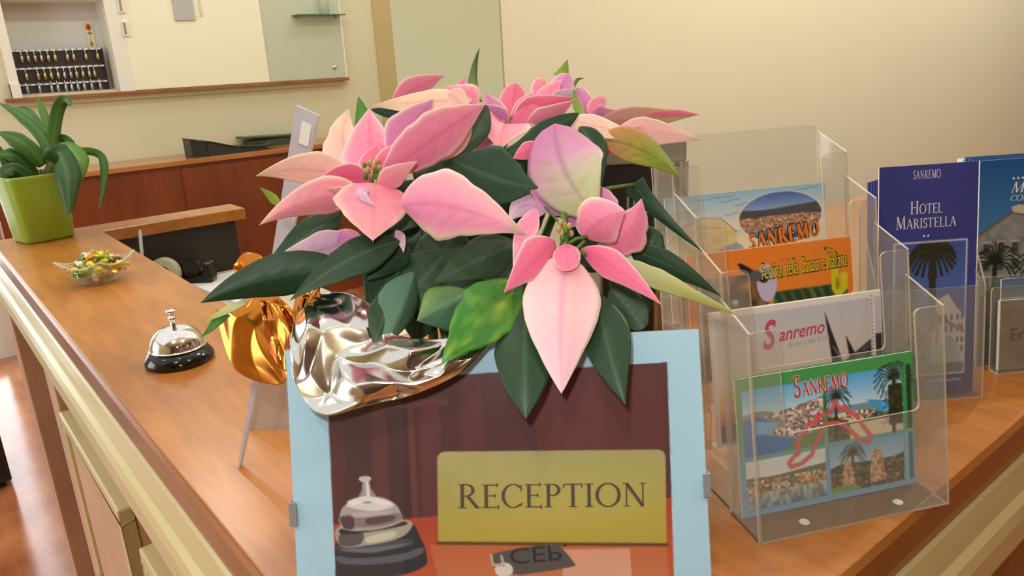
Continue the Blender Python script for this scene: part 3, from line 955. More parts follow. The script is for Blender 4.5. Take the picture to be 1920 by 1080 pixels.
# glass bowl of sweets
wc = onz(188, 528)
bl_, br_ = onz(107, 508, TOP + .045), onz(266, 482, TOP + .045)
ang = math.atan2(br_.y - bl_.y, br_.x - bl_.x)
hd = (br_ - bl_).length / 2
bowl = thing('candy_bowl', wc, 'square clear glass bowl full of wrapped sweets', 'bowl')
def sqring(k, z, dip=0.0, n=12, rnd=1.0):
    out = []
    for i in range(4 * n):
        s, f = divmod(i, n)
        f /= n
        a0 = ang + s * math.pi / 2
        p0 = Vector((math.cos(a0), math.sin(a0), 0)); p1 = Vector((math.cos(a0 + math.pi / 2), math.sin(a0 + math.pi / 2), 0))
        p = p0.lerp(p1, f)
        c = p.normalized() * (p0.length * 0.78)
        p = c.lerp(p, rnd)
        out.append(wc + p * k + Vector((0, 0, z - dip * math.sin(math.pi * f))))
    return out
rings = [(.030, .002, 0, .2), (.036, .0, 0, .2), (.042, .003, 0, .3), (.054, .018, .002, .6), (hd * .9, .038, .009, 1), (hd, .047, .013, 1.0), (hd * .97, .0485, .013, 1.0), (hd * .86, .038, .009, 1), (.048, .019, .002, .6), (.034, .007, 0, .2), (.012, .006, 0, .2)]
m = MB()
vs = []
for k, z, dp, rn in rings:
    vs += sqring(k, z, dp, 12, rn)
fs = []
for r in range(len(rings) - 1):
    for i in range(48):
        j = (i + 1) % 48
        fs.append((r * 48 + i, r * 48 + j, (r + 1) * 48 + j, (r + 1) * 48 + i))
fs.append(tuple(range(48))[::-1]); fs.append(tuple((len(rings) - 1) * 48 + i for i in range(48)))
m.add(vs, fs); m.build('bowl_body', M['glass'], bowl, smooth=False)
rimv = sqring(hd * .985, .0487, .013, 12, 1.0)
m = MB(); m.tube(rimv + rimv[:1], .0013, 6); m.build('rim', clear_mat('glass_rim', (.9, .92, .88), .45, (240, 240, 226), .05, 1.6), bowl, smooth=True)
CAN = [('yellow', (206, 200, 40)), ('lime green', (150, 176, 40)), ('orange', (206, 130, 40)), ('clear pale', (214, 206, 176)), ('emerald green', (20, 130, 84)), ('dark red', (110, 50, 50))]
cmat = {n: pbr('sweet_wrapper_' + n.replace(' ', '_'), c, 0.2, 0.25, noise_amt=0.35, noise_scale=160) for n, c in CAN}
rnd = random.Random(5)
def candy(col, loc, rz, tilt):
    r = thing('wrapped_sweet', loc, '%s wrapped sweet lying in the glass bowl' % col, 'sweet', col + ' sweets in the bowl')
    L = Vector(loc)
    m = MB(); m.ball(L, (.0095, .0068, .0062), 12, 8)
    m.build('sweet', cmat[col], r, smooth=True)
    for s in (-1, 1):
        m = MB()
        pts = []
        for k in range(8):
            a = 2 * math.pi * k / 8
            rr = .0055 * (1 + .25 * (k % 2))
            pts.append(L + Vector((s * .0165, rr * math.cos(a), rr * .6 * math.sin(a))))
        m.add([L + Vector((s * .0085, 0, 0))] + pts + [L + Vector((s * .0155, 0, 0))], [(0, 1 + k, 1 + (k + 1) % 8) for k in range(8)] + [(9, 1 + (k + 1) % 8, 1 + k) for k in range(8)])
        m.build('twist', cmat[col], r)
    r.rotation_euler = (rnd.uniform(-.4, .4), tilt, rz)
    return r
layers = [(.017, 4, .018), (.026, 7, .030), (.037, 10, .038), (.046, 8, .028), (.055, 4, .012)]
seq = ['yellow', 'lime green', 'yellow', 'orange', 'yellow', 'clear pale', 'lime green', 'yellow', 'emerald green', 'clear pale', 'yellow', 'lime green', 'dark red', 'yellow', 'clear pale', 'orange']
ci = 0
made = {}
for z, n, rad in layers:
    for k in range(n):
        a = 2 * math.pi * (k + .5 * (z > .03)) / n + ang
        col = seq[ci % len(seq)]
        ci += 1
        loc = wc + Vector((rad * math.cos(a), rad * math.sin(a), z - .006))
        if col in made:
            c = copy_tree(made[col]); c.location = loc; c.rotation_euler = (rnd.uniform(-.4, .4), rnd.uniform(-.4, .4), rnd.uniform(0, 6.28))
        else:
            made[col] = candy(col, loc, rnd.uniform(0, 6.28), rnd.uniform(-.3, .3))

# green pot with a strappy plant
pc = onz(84, 447)
pp = thing('potted_plant', pc, 'strappy green houseplant in a tapered lime green square pot', 'potted plant')
pa = math.radians(12)
rotz = Matrix.Rotation(pa, 3, 'Z')
def spot(px, py, d):
    return dep(px, py, d)
dp = (pc - EYE).dot(-BACK)
pr = [(0, .004), (.042, .004), (.052, 0), (.0555, .006), (.0645, .12), (.0680, .150), (.0690, .156), (.0655, .157), (.0630, .145), (.058, .125), (0, .125)]
m = MB(); m.lathe(pr[:], pc, 64, axis=rotz @ Matrix.Rotation(0, 3, 'Z'), sq=5.0); m.build('pot', M['green_pot'], pp, smooth=True)
m = MB(); m.lathe([(0, .133), (.03, .136), (.0575, .1335), (.0575, .128), (0, .128)], pc, 40, axis=rotz, sq=5.0); m.build('soil', M['soil'], pp, smooth=True)

def bez(P, t):
    if len(P) == 3:
        # curve passing through the middle point
        a, b, c = P
        ctrl = b * 2 - (a + c) * 0.5
        return a * (1 - t) ** 2 + ctrl * 2 * t * (1 - t) + c * t * t
    n = len(P) - 1
    s = min(int(t * n), n - 1)
    u = t * n - s
    p0 = P[max(0, s - 1)]; p1 = P[s]; p2 = P[s + 1]; p3 = P[min(n, s + 2)]
    return 0.5 * ((2 * p1) + (p2 - p0) * u + (2 * p0 - 5 * p1 + 4 * p2 - p3) * u * u + (3 * p1 - p0 - 3 * p2 + p3) * u ** 3)

def _pk(t, m, p, q, ac):
    """rises to 1 at t = m, then falls to a drawn-out tip"""
    if t < m:
        return math.sin(math.pi / 2 * t / m) ** p
    x = (t - m) / (1 - m)
    return (math.cos(math.pi / 2 * x) ** q) * (1 - ac) + (1 - x) ** 1.25 * ac

def prof_w(kind, t):
    if kind == 'ovate':
        w = _pk(t, .40, .72, 1.0, .45)
    elif kind == 'broad':
        w = _pk(t, .42, .5, .9, .35)
    elif kind == 'heart':
        w = _pk(min(1, t + .06), .30, .4, .95, .4)
    elif kind == 'round':
        w = max(0, 1 - (2 * t - 1) ** 2) ** .5
    elif kind == 'lance':
        w = _pk(t, .40, .8, 1.1, .5)
    elif kind == 'late':
        w = _pk(t, .55, .8, .95, .3)
    elif kind == 'spike':
        w = (1 - t) ** .85
    elif kind == 'strap':
        w = min(1, (t * 5 + .55)) * min(1, ((1 - t) * 3.2)) ** .8
    else:
        w = 1
    return max(0.0, min(1.0, w))

def leaf_mesh(mb, P, W, kind, colfn, roll=0.0, cup=0.06, wav=0.05, asym=0.0, nt=34, ns=14, seed=0, lobes=0.012, relief=0.016):
    """a leaf blade: spine through world points P, apparent full width W (m) before rolling about its spine"""
    ca, sa = math.cos(math.radians(roll)), math.sin(math.radians(roll))
    rows = []
    rr = random.Random(seed)
    ph = rr.uniform(0, 6.28)
    cols = []
    for i in range(nt + 1):
        t = i / nt
        p = bez(P, t)
        tg = (bez(P, min(1, t + .02)) - bez(P, max(0, t - .02))).normalized()
        vd = (EYE - p).normalized()
        side = vd.cross(tg)
        if side.length < 1e-4:
            side = tg.orthogonal()
        side.normalize()
        nrm = tg.cross(side).normalized()
        if nrm.dot(vd) < 0:
            nrm = -nrm
        s2 = side * ca + nrm * sa
        n2 = nrm * ca - side * sa
        w = prof_w(kind, t) * W * 0.5 / max(.35, abs(ca))
        if lobes:
            w *= 1 + lobes * (math.sin(t * 19 + ph) + .6 * math.sin(t * 41 + 2 * ph))
        for j in range(ns + 1):
            s = -1 + 2 * j / ns
            k = w * (1 + asym * (1 if s > 0 else -1))
            q_ = p + s2 * (s * k)
            wn = w / (W * .5 + 1e-9)
            q_ = q_ + n2 * (-cup * W * (abs(s) ** 1.25) * wn + wav * W * math.sin(t * 8 + ph + (1.7 if s > 0 else 0)) * s * s * .5 * wn
                            + relief * W * wn * (abs(math.sin(math.pi * (t * 7 + abs(s) * 1.6))) ** .6) * min(1, abs(s) * 5) * (1 - s * s))
            rows.append(q_)
            cols.append(s2l(colfn(t, s, rr)))
    fs = []
    for i in range(nt):
        for j in range(ns):
            a = i * (ns + 1) + j
            fs.append((a, a + 1, a + ns + 2, a + ns + 1))
    mb.add(rows, fs, 0, cols)

def mixc(a, b, t):
    t = max(0, min(1, t))
    return tuple(a[i] * (1 - t) + b[i] * t for i in range(3))

def col_strap(base):
    def f(t, s, rr):
        c = mixc(base, (118, 150, 74), max(0, .5 - t) * .6)
        c = mixc(c, (150, 176, 110), .35 * (abs(s) < .12))
        return c
    return f
G1, G2, G3 = (72, 118, 46), (104, 152, 58), (58, 92, 50)
D = dp
straps = [
    ([(98, 312, D), (72, 245, D - .01), (-4, 192, D + .02)], 24, G1), ([(94, 300, D + .01), (75, 240, D + .03), (48, 207, D + .05), (28, 208, D + .06)], 18, G1),
    ([(100, 290, D + .02), (88, 230, D + .03), (68, 178, D + .03)], 15, G2), ([(98, 285, D), (106, 220, D), (118, 190, D - .01), (136, 196, D - .02)], 22, G1),
    ([(82, 310, D - .01), (45, 270, D - .05), (-5, 248, D - .06)], 30, G1), ([(102, 300, D + .01), (112, 262, D + .02), (130, 268, D), (152, 298, D - .01)], 16, G3),
    ([(108, 300, D), (150, 284, D - .01), (188, 292, D - .02), (195, 330, D - .03), (186, 393, D - .04)], 14, G1), ([(104, 300, D - .02), (125, 285, D - .06), (146, 300, D - .08), (150, 342, D - .08)], 34, G2),
    ([(100, 305, D - .03), (112, 292, D - .07), (126, 330, D - .10), (130, 402, D - .10)], 40, G3), ([(66, 336, D), (45, 305, D - .03), (22, 290, D - .05), (-6, 292, D - .06)], 26, G1),
    ([(58, 338, D - .02), (30, 318, D - .06), (12, 322, D - .08), (6, 338, D - .08)], 24, G3), ([(20, 335, D - .03), (14, 310, D - .05), (-4, 270, D - .05)], 16, G3), ([(2, 458, D + .05), (-6, 462, D + .03), (4, 466, D)], 8, G3)][:12]
for i, (pts, wpx, g) in enumerate(straps):
    m = MB()
    P = [dep(*p) for p in pts]
    leaf_mesh(m, P, wpx / FPX * D, 'strap', col_strap(g), roll=20, cup=.10, seed=i, nt=26, ns=6, relief=0, lobes=0, wav=0)
    m.build('leaf', M['leaf'], pp, smooth=True, solid=.0012)
m = MB(); m.tube([dep(90, 345, D), dep(92, 320, D), dep(97, 296, D)], [.012, .011, .006], 10); m.build('stem', pbr('plant_base', (96, 92, 44), .6), pp, smooth=True)
m = MB(); m.tube([dep(82, 345, D - .02), dep(80, 330, D - .02), dep(76, 318, D - .02)], [.004, .004, .002], 8); m.build('dry_sheath', pbr('dry_sheath', (70, 48, 34), .8), pp, smooth=True)

# tall clear sign holder standing edge-on behind the bell
a0 = onz(445, 880)
hold = thing('sign_holder', a0, 'tall narrow milky acrylic sign holder standing edge on behind the poinsettia', 'sign holder')
d0 = (a0 - EYE).dot(-BACK)
dt = d0 + .03
tl, tr2 = dep(555, 198, dt), dep(597, 217, dt + .004)
off = Vector((0.010, 0.012, 0))
m = MB(); m.prism([a0, a0 + Vector((.0015, -.001, 0)), tr2, tl], off * .5); m.build('side_wall', M['frost'], hold)
e = MB(); e.tube([a0 + Vector((.002, 0, .001)), tr2], .0009, 6); e.build('rim', M['acrylic_edge'], hold)
e = MB()
cA = a0.lerp(tl, .94).lerp(a0.lerp(tr2, .94), .30); cB = a0.lerp(tl, .985).lerp(a0.lerp(tr2, .985), .70)
ex_ = (tr2 - tl).normalized(); eu = (tl - a0).normalized()
nn = ex_.cross(eu).normalized()
if nn.dot(EYE - tl) < 0: nn = -nn
w0 = (tr2 - tl).length
pts = [tl + ex_ * w0 * .36 - eu * .012, tl + ex_ * w0 * .78 - eu * .012, tl + ex_ * w0 * .78 - eu * .034, tl + ex_ * w0 * .36 - eu * .034]
e.prism([p + nn * .0012 for p in pts], nn * .0006); e.build('paper_tab', M['white'], hold)
b0, b1 = onz(468, 806), onz(560, 804)
db = (b0 - EYE).dot(-BACK)
m = MB(); m.prism([b0, b1, dep(566, 690, db + .01), dep(484, 690, db + .01)], (-.001, .0015, 0)); m.build('back_panel', M['grey_frost'], hold)

# ================================================================== RIGHT ARM: CARD RACK
UB = onz(1425, 1022)
U = (onz(1780, 945) - UB); RW = U.length; U.normalize()
Z3 = Vector((0, 0, 1))
V = Z3.cross(U)
LEAN = math.radians(10)
UPL = Z3 * math.cos(LEAN) + V * math.sin(LEAN)      # up along the leaning panes
FN = -V * math.cos(LEAN) + Z3 * math.sin(LEAN)      # their outward normal
def R3(u, v, w_): return UB + U * u + V * v + Z3 * w_
rack = thing('card_rack', UB + U * RW / 2 + V * .1, 'clear acrylic four tier postcard rack standing on the counter', 'card rack')
STEP_V, STEP_W, PH = .041, .0345, .158
TH = .002
def rounded(pts, r=.006, n=4):
    out = []
    N = len(pts)
    for i in range(N):
        p0, p1, p2 = Vector(pts[i - 1]), Vector(pts[i]), Vector(pts[(i + 1) % N])
        if len(pts[i]) > 2 and pts[i][2] == 0:
            out.append((p1[0], p1[1])); continue
        p0, p1, p2 = Vector(p0[:2]), Vector(p1[:2]), Vector(p2[:2])
        a = p1 + (p0 - p1).normalized() * min(r, (p0 - p1).length * .45)
        b = p1 + (p2 - p1).normalized() * min(r, (p2 - p1).length * .45)
        for k in range(n + 1):
            t = k / n
            q_ = a * (1 - t) ** 2 + p1 * 2 * t * (1 - t) + b * t * t
            out.append((q_.x, q_.y))
    return out
CLIFT = (0, .005, .008, .015)       # the pocket floors climb a little more than the panes
for k in range(4):
    o = R3(0, k * STEP_V, k * STEP_W)
    H0 = 0.0
    cut = .080
    outline = [(0, 0, 0), (RW, 0, 0), (RW, PH), (RW - .026, PH), (RW - .024, cut), (.026, cut), (.024, PH), (0, PH)]
    pts = [o + U * x + UPL * y for x, y in rounded(outline)]
    m = MB(); m.prism(pts, -FN * TH, 0, 1)
    m.build('front_pane', [M['acrylic'], M['acrylic_edge']], rack)
    # floor of the pocket and its two side walls
    o = o + Z3 * CLIFT[k]
    m = MB(); m.prism([o + U * TH, o + U * (RW - TH), o + U * (RW - TH) + V * (STEP_V + .004), o + U * TH + V * (STEP_V + .004)], Z3 * TH, 0, 1)
    m.build('pocket_floor', [M['acrylic'], M['acrylic_edge']], rack)
    o = o - Z3 * CLIFT[k]
    for x in (0, RW):
        b_ = o + U * x
        m = MB()
        m.prism([b_, b_ + V * (STEP_V + .002) , b_ + V * STEP_V + UPL * (PH - .004) + Z3 * .018, b_ + UPL * PH], U * (TH if x < .01 else -TH), 0, 1)
        m.build('side_wall', [M['acrylic'], M['acrylic_edge']], rack)
o = R3(0, 4 * STEP_V, 3 * STEP_W)
m = MB(); m.prism([o + U * x + UPL * y for x, y in rounded([(0, 0, 0), (RW, 0, 0), (RW, PH + .02), (0, PH + .02)], .008)], -FN * TH, 0, 1); m.build('back_pane', [M['acrylic'], M['acrylic_edge']], rack)
for x in (TH, RW - TH):
    m = MB(); b_ = UB + U * x
    m.prism([b_ + V * .042, b_ + V * (4 * STEP_V), b_ + V * (4 * STEP_V) + Z3 * (3 * STEP_W), b_ + V * (3 * STEP_V) + Z3 * (3 * STEP_W), b_ + V * (3 * STEP_V) + Z3 * 2 * STEP_W, b_ + V * (2 * STEP_V) + Z3 * 2 * STEP_W, b_ + V * (2 * STEP_V) + Z3 * STEP_W, b_ + V * .042 + Z3 * STEP_W], U * (TH if x < .01 else -TH), 0, 1)
    m.build('base_side', [M['acrylic'], M['acrylic_edge']], rack)
for x in (.045, .128):
    m = MB(); m.lathe([(0, .0008), (.0035, .0007), (.004, 0)], R3(x, .012, .0021), 12); m.build('glue_spot', M['white'], rack)

CW, CH = .157, .110
CL = math.radians(10)
CUP = Z3 * math.cos(CL) + V * math.sin(CL)          # cards lean a little more than the panes
CFN = -V * math.cos(CL) + Z3 * math.sin(CL)
def card(name, k, art, extra, label, group=None, lift=0.0, dv=0.0, du=0.0, w_=CW, h_=CH, th=.0012):
    """a postcard leaning in pocket k; art painted on the front, extra(mb, O, ex, ey) lays lettering"""
    base = R3((RW - w_) / 2 + du - .0008, k * STEP_V + .0298 + dv, k * STEP_W + CLIFT[k] + TH + .0006 + lift)
    t = thing(name, base + U * w_ / 2, label, 'postcard', group)
    m = MB(); m.prism([base, base + U * w_, base + U * w_ + CUP * h_, base + CUP * h_], -CFN * th); m.build('card_stock', M['white'], t)
    m = MB()
    O = base + CUP * h_ + CFN * .0002
    art.sheet(m, O, U * w_, -CUP * h_)
    mats = [M['print']] + (extra(m, base + CFN * .0004, w_, h_) if extra else [])
    m.build('picture', mats, t)
    return t
def plain(name, k, label, dv, du, lift=0, mat=None):
    base = R3((RW - CW) / 2 + du - .0008, k * STEP_V + .0298 + dv, k * STEP_W + CLIFT[k] + TH + .0006 + lift)
    m = MB(); m.prism([base, base + U * CW, base + U * CW + CUP * CH, base + CUP * CH], -CFN * .0012)
    return tag(m.build(name, mat or M['white']), label, 'postcard')

HOUSES = [(214, 200, 180), (190, 150, 120), (150, 140, 120), (96, 100, 80), (200, 176, 160), (70, 76, 60), (226, 214, 200)]
FOL = [(40, 54, 34), (56, 70, 42), (30, 40, 28), (80, 86, 60)]
# A: green-bordered view card
A = Art(170, 130, (66, 146, 78), 11)
A.grad(A.rect(0, .30, 1, 1), (66, 146, 78), (112, 164, 204), .30, .75)
m1 = A.rect(.035, .095, .475, .57); A.grad(m1, (84, 164, 214), (176, 208, 226), .08, .28)
hill = m1 & (A.B > .25 + .05 * A.noise(8, 2)); A.put(hill, (130, 130, 128))
town = m1 & A.poly([(.14, .30), (.475, .22), (.475, .58), (.30, .58), (.36, .49), (.16, .42), (.3, .36)]); A.speck(town, [(206, 176, 176), (180, 140, 136), (120, 116, 106), (84, 90, 76), (222, 206, 200)], 46, 40)
A.put(m1 & A.poly([(.035, .30), (.13, .30), (.22, .37), (.15, .43), (.33, .50), (.27, .58), (.035, .58)]), (42, 108, 178)); A.put(m1 & A.poly([(.10, .32), (.24, .36), (.18, .42), (.10, .42)]), (110, 170, 206))
A.put(m1 & A.poly([(.22, .58), (.34, .49), (.475, .44), (.475, .58)]), (96, 128, 66))
m2 = A.rect(.495, .095, .93, .57); A.grad(m2, (70, 156, 224), (190, 214, 228), .08, .34); A.put(m2 & (A.B > .32), (110, 140, 160)); A.speck(m2 & (A.B > .37), HOUSES, 44, 46); A.speck(m2 & (A.B > .37 + .1 * A.noise(6, 2)), FOL, 60, 50, .2)
A.put(m2 & A.poly([(.72, .30), (.84, .33), (.86, .42), (.78, .40)]), (70, 150, 200)); A.put(m2 & A.rect(.62, .46, .93, .57), (206, 196, 170))
A.palm(.55, .25, .085, 1 / 1.39, (34, 48, 32), .3); A.palm(.885, .17, .12, 1 / 1.39, (44, 50, 32), .4); A.put(m2 & A.rect(.85, .22, .93, .52), (46, 48, 30)); A.shade(A.rect(.80, .1, .97, .52), .4, 60, 60)
A.put(A.rect(.94, .095, .955, .57), (50, 150, 90)); A.put(A.rect(.957, .095, .985, .57), (36, 56, 36))
m3 = A.rect(.035, .60, .475, .955); A.grad(m3, (206, 220, 226), (222, 228, 228), .6, .72); A.put(m3 & (A.B > .70 + .05 * A.noise(5, 2) - .04 * A.A), (96, 104, 100)); A.speck(m3 & (A.B > .745) & (A.B < .835), [(190, 130, 90), (206, 160, 120), (120, 110, 90), (220, 196, 170), (80, 90, 70)], 44, 40); A.grad(m3 & (A.B > .835), (170, 176, 170), (96, 128, 146), .835, .955); A.shade(m3 & (A.B > .83), .3, 60, 30)
m4 = A.rect(.50, .60, .93, .955); A.grad(m4, (110, 166, 206), (180, 206, 220), .6, .8); A.speck(m4 & (A.B > .68 + .16 * A.noise(7, 2)), FOL + [(110, 80, 60), (150, 110, 80)], 50, 44); A.palm(.63, .68, .08, 1 / 1.39, (40, 46, 34), .2)
A.speck(m4 & (A.poly([(.58, .72), (.62, .72), (.64, .92), (.56, .92)]) | A.poly([(.74, .72), (.77, .66), (.80, .72), (.82, .92), (.72, .92)])), [(190, 150, 106), (206, 176, 150), (160, 100, 70)], 60, 60); A.put(m4 & A.ell(.56, .94, .1, .035), (110, 150, 70))
A.put(A.rect(.94, .60, .955, .955), (120, 180, 200)); A.put(A.rect(.96, .60, .985, .955), (60, 100, 110))
out = [(.30, .62), (.33, .60), (.32, .52), (.36, .46), (.39, .40), (.44, .40), (.43, .36), (.49, .36), (.52, .33), (.545, .27), (.56, .33), (.60, .33), (.62, .38), (.66, .40), (.70, .50), (.74, .58), (.72, .62), (.67, .58), (.60, .47), (.55, .43), (.48, .43), (.45, .50), (.42, .56), (.40, .63), (.34, .68), (.28, .69), (.27, .66), (.30, .62)]
A.put(A.line(out, .014, .72), (120, 90, 120), .5); A.put(A.line(out, .008, .72), (214, 82, 72))
A.img = np.clip(A.img * 1.10 + 6, 0, 255)
def exA(m, B, w_, h_):
    pl, tw = text_polys('Sanremo', .0175, .0115, .07, 1.35)
    O = B + U * (w_ * .315) + CUP * (h_ * .80)
    k = (w_ * .31) / tw
    rot = math.radians(3)
    ex, ey = U * math.cos(rot) + CUP * math.sin(rot), CUP * math.cos(rot) - U * math.sin(rot)
    fat, _ = text_polys('Sanremo', .0175, .0115, .07, 2.4)
    lay(m, fat, O, ex, ey, 1, k * 1.0, 1.02); lay(m, pl, O + CFN * .0002, ex, ey, 2, k, 1)
    return [M['ink_white'], M['ink_red']]
card('postcard', 0, A, exA, 'green bordered view postcard with red lettering in the lowest pocket of the rack')
plain('postcard', 0, 'plain white edge of a postcard behind the green bordered one', .0018, .0008, 0, pbr('green_card', (60, 120, 66), .5))
# B: sunset card
B = Art(150, 110, (232, 226, 220), 12)
im = B.rect(.03, .05, .93, .97); B.grad(im, (196, 196, 208), (222, 206, 190), .05, .52); B.grad(im & (B.B > .52), (222, 206, 190), (238, 168, 96), .52, .74); B.grad(im & (B.B > .74), (238, 150, 90), (206, 96, 96), .74, .84)
ridge = [(.03, .84), (.25, .83), (.34, .76), (.45, .70), (.52, .62), (.60, .57), (.66, .55), (.70, .56), (.80, .47), (.93, .36), (.93, 1), (.03, 1)]
B.put(im & B.poly(ridge), (66, 54, 66)); B.shade(im & B.poly(ridge), .35, 40, 30); B.put(im & B.poly(ridge) & (B.noise(110, 80) > .86), (150, 128, 140), .8)
for pts in ([(.655, .10), (.74, .45), (.80, .66), (.70, .62)], [(.775, .30), (.83, .46), (.86, .60), (.80, .55)]):
    B.put(im & B.poly(pts), (52, 40, 48))
B.put(B.line([(.70, .38), (.86, .75)], .004), (190, 180, 190), .7)
for i in range(34):
    y = .04 + i * .0285
    B.put(B.ell(.94, y, .006, .006), (110, 104, 100))
B.put(B.rect(.955, .33, .995, .97), (60, 50, 62)); B.grad(B.rect(.955, .05, .995, .33), (196, 196, 208), (200, 190, 196), .05, .33)
def script(txt, w_, shear=.32, off=0.0):
    pl, tw = font_polys(txt, shear, off)
    return pl, w_ / tw
def exB(m, B_, w_, h_):
    pl, k = script('anremo', w_ * .27, .3, .012)
    rot = math.radians(2.5)
    ex, ey = U * math.cos(rot) + CUP * math.sin(rot), CUP * math.cos(rot) - U * math.sin(rot)
    O = B_ + U * (w_ * .31) + CUP * (h_ * .72)
    lay(m, pl, O + ex * (w_ * .075), ex, ey, 1, k, k * 1.15)
    sw, kk = script('S', w_ * .085, .3, .02)
    lay(m, sw, O - ex * .003 - ey * .004, ex, ey, 1, kk, kk * 1.4)
    p2, k2 = script('Riviera dei Fiori', w_ * .24, .0, .0)
    lay(m, p2, O + ex * .020 - ey * .0065, ex, ey, 2, k2, k2)
    return [M['ink_pink'], M['ink_pale']]
card('postcard', 1, B, exB, 'lilac sunset postcard with pink script lettering in the second pocket from below')
plain('postcard', 1, 'white perforated edge of a postcard just behind the lilac sunset one', .0018, .0012)
# C: orange festival card
Cc = Art(150, 110, (232, 132, 46), 13)
p1 = Cc.rect(.05, .20, .47, .97); Cc.grad(p1, (120, 84, 60), (150, 110, 70), .2, .97); Cc.shade(p1, .5, 26, 14); Cc.speck(p1 & (Cc.B > .45) & (Cc.B < .62), [(190, 150, 100), (150, 110, 70), (110, 76, 50), (206, 180, 130)], 60, 50, .3); Cc.speck(p1 & (Cc.B > .62), [(60, 44, 34), (80, 60, 44), (40, 32, 28)], 60, 50, .2); Cc.put(Cc.ell(.27, .40, .02, .02), (150, 200, 210))
p2 = Cc.rect(.50, .36, .96, .97); Cc.put(p2, (52, 92, 52)); Cc.shade(p2, .5, 12, 6)
for i in range(7):
    x = .52 + i * .06
    Cc.put(p2 & Cc.line([(x, .38), (x + .12, .75)], .014), (34, 66, 40)); Cc.put(p2 & Cc.line([(x + .03, .38), (x + .14, .70)], .006), (150, 84, 40), .6)
Cc.put(p2 & Cc.ell(.76, .62, .045, .06), (206, 70, 50)); Cc.put(p2 & Cc.ell(.77, .57, .03, .03), (226, 150, 110))
Cc.put(Cc.ell(.465, .285, .06, .145), (196, 186, 214)); Cc.put(Cc.line([(.33, .15), (.45, .26)], .022), (40, 44, 48)); Cc.put(Cc.ell(.40, .22, .04, .045), (84, 92, 96)); Cc.put(Cc.line([(.31, .12), (.36, .16)], .012), (34, 34, 36))
Cc.put(Cc.line([(.83, .075), (.87, .09), (.90, .16), (.885, .26), (.885, .38), (.90, .44)], .010), (60, 56, 20)); Cc.put(Cc.line([(.84, .08), (.875, .095), (.895, .16)], .006), (200, 190, 50))
Cc.put(Cc.line([(.885, .24), (.885, .40), (.905, .44), (.935, .40), (.94, .30)], .024), (214, 200, 40)); Cc.put(Cc.ell(.895, .36, .010, .05), (160, 140, 30))
def exC(m, B_, w_, h_):
    pl, k = script('Festival della Canzone Italiana', w_ * .53, .12, .0)
    fat, k2 = script('Festival della Canzone Italiana', w_ * .535, .12, .035)
    O = B_ + U * (w_ * .435) + CUP * (h_ * .745)
    rot = math.radians(2)
    ex, ey = U * math.cos(rot) + CUP * math.sin(rot), CUP * math.cos(rot) - U * math.sin(rot)
    lay(m, fat, O, ex, ey, 1, k2, k * 2.9); lay(m, pl, O + CFN * .0002 + ey * .0004, ex, ey, 2, k, k * 2.75)
    return [M['ink_black'], M['ink_yellow']]
card('postcard', 2, Cc, exC, 'orange festival postcard with yellow lettering in the third pocket from below')
plain('postcard', 2, 'orange edged postcard hidden behind the orange festival one', .0018, -.001, 0, pbr('orange_card', (220, 126, 50), .5))
# D: beach card with an oval photograph
Dd = Art(150, 110, (236, 226, 196), 14)
Dd.B = Dd.B / .62
Dd.grad(Dd.rect(0, 0, 1, .55), (150, 194, 222), (226, 226, 214), 0, .42)
for y, x0, x1 in ((.06, .2, .42), (.11, .33, .45), (.20, .05, .2), (.17, .42, .50), (.28, .36, .47), (.05, .8, .95), (.26, .03, .14)):
    Dd.put(Dd.line([(x0, y + .02), (x1, y)], .003), (92, 110, 120))
Dd.put(Dd.poly([(0, .60), (.10, .40), (.22, .30), (.34, .34), (.42, .52), (.45, 1), (0, 1)]), (228, 208, 150)); Dd.put(Dd.line([(.0, .60), (.10, .40), (.22, .30), (.34, .34), (.42, .52)], .003), (130, 110, 70)); Dd.put(Dd.line([(.06, .55), (.2, .42), (.36, .46)], .003), (170, 146, 96))
Dd.shade(Dd.rect(0, .5, .5, .99), .1, 10, 10); Dd.put(Dd.poly([(.18, .80), (.42, .66), (.46, .72), (.44, .86), (.2, .9)]), (150, 166, 190))
ov = Dd.ell(.705, .385, .262, .318); Dd.put(Dd.ell(.705, .385, .27, .328), (240, 236, 226)); Dd.grad(ov, (74, 106, 176), (150, 176, 214), .07, .30)
hl = ov & (Dd.B > .30 - .07 * Dd.noise(5, 1) - .10 * np.maximum(0, Dd.A - .72)); Dd.put(hl, (80, 84, 84)); Dd.speck(ov & (Dd.B > .36 + .04 * Dd.noise(20, 2)) & (Dd.B < .54), [(206, 150, 110), (190, 130, 90), (150, 116, 90), (220, 190, 160), (90, 84, 70)], 70, 60); Dd.grad(ov & (Dd.B > .54), (150, 160, 170), (66, 84, 100), .54, .64); Dd.put(ov & Dd.poly([(.90, .38), (.92, .52), (.895, .52)]), (230, 230, 226))
def exD(m, B_, w_, h_):
    pl, tw = text_polys('SANREMO', .0145, None, .05, 1.9)
    fat, _ = text_polys('SANREMO', .0145, None, .05, 3.0)
    O = B_ + U * (w_ * .50) + CUP * (h_ * .515)
    rot = math.radians(5)
    ex, ey = U * math.cos(rot) + CUP * math.sin(rot), CUP * math.cos(rot) - U * math.sin(rot)
    k = w_ * .46 / tw
    lay(m, fat, O, ex, ey, 1, k, 1.05); lay(m, pl, O + CFN * .0002, ex, ey, 2, k, 1)
    return [M['ink_black'], M['ink_orange']]
card('postcard', 3, Dd, exD, 'beach postcard with an oval town photograph in the topmost pocket of the rack')

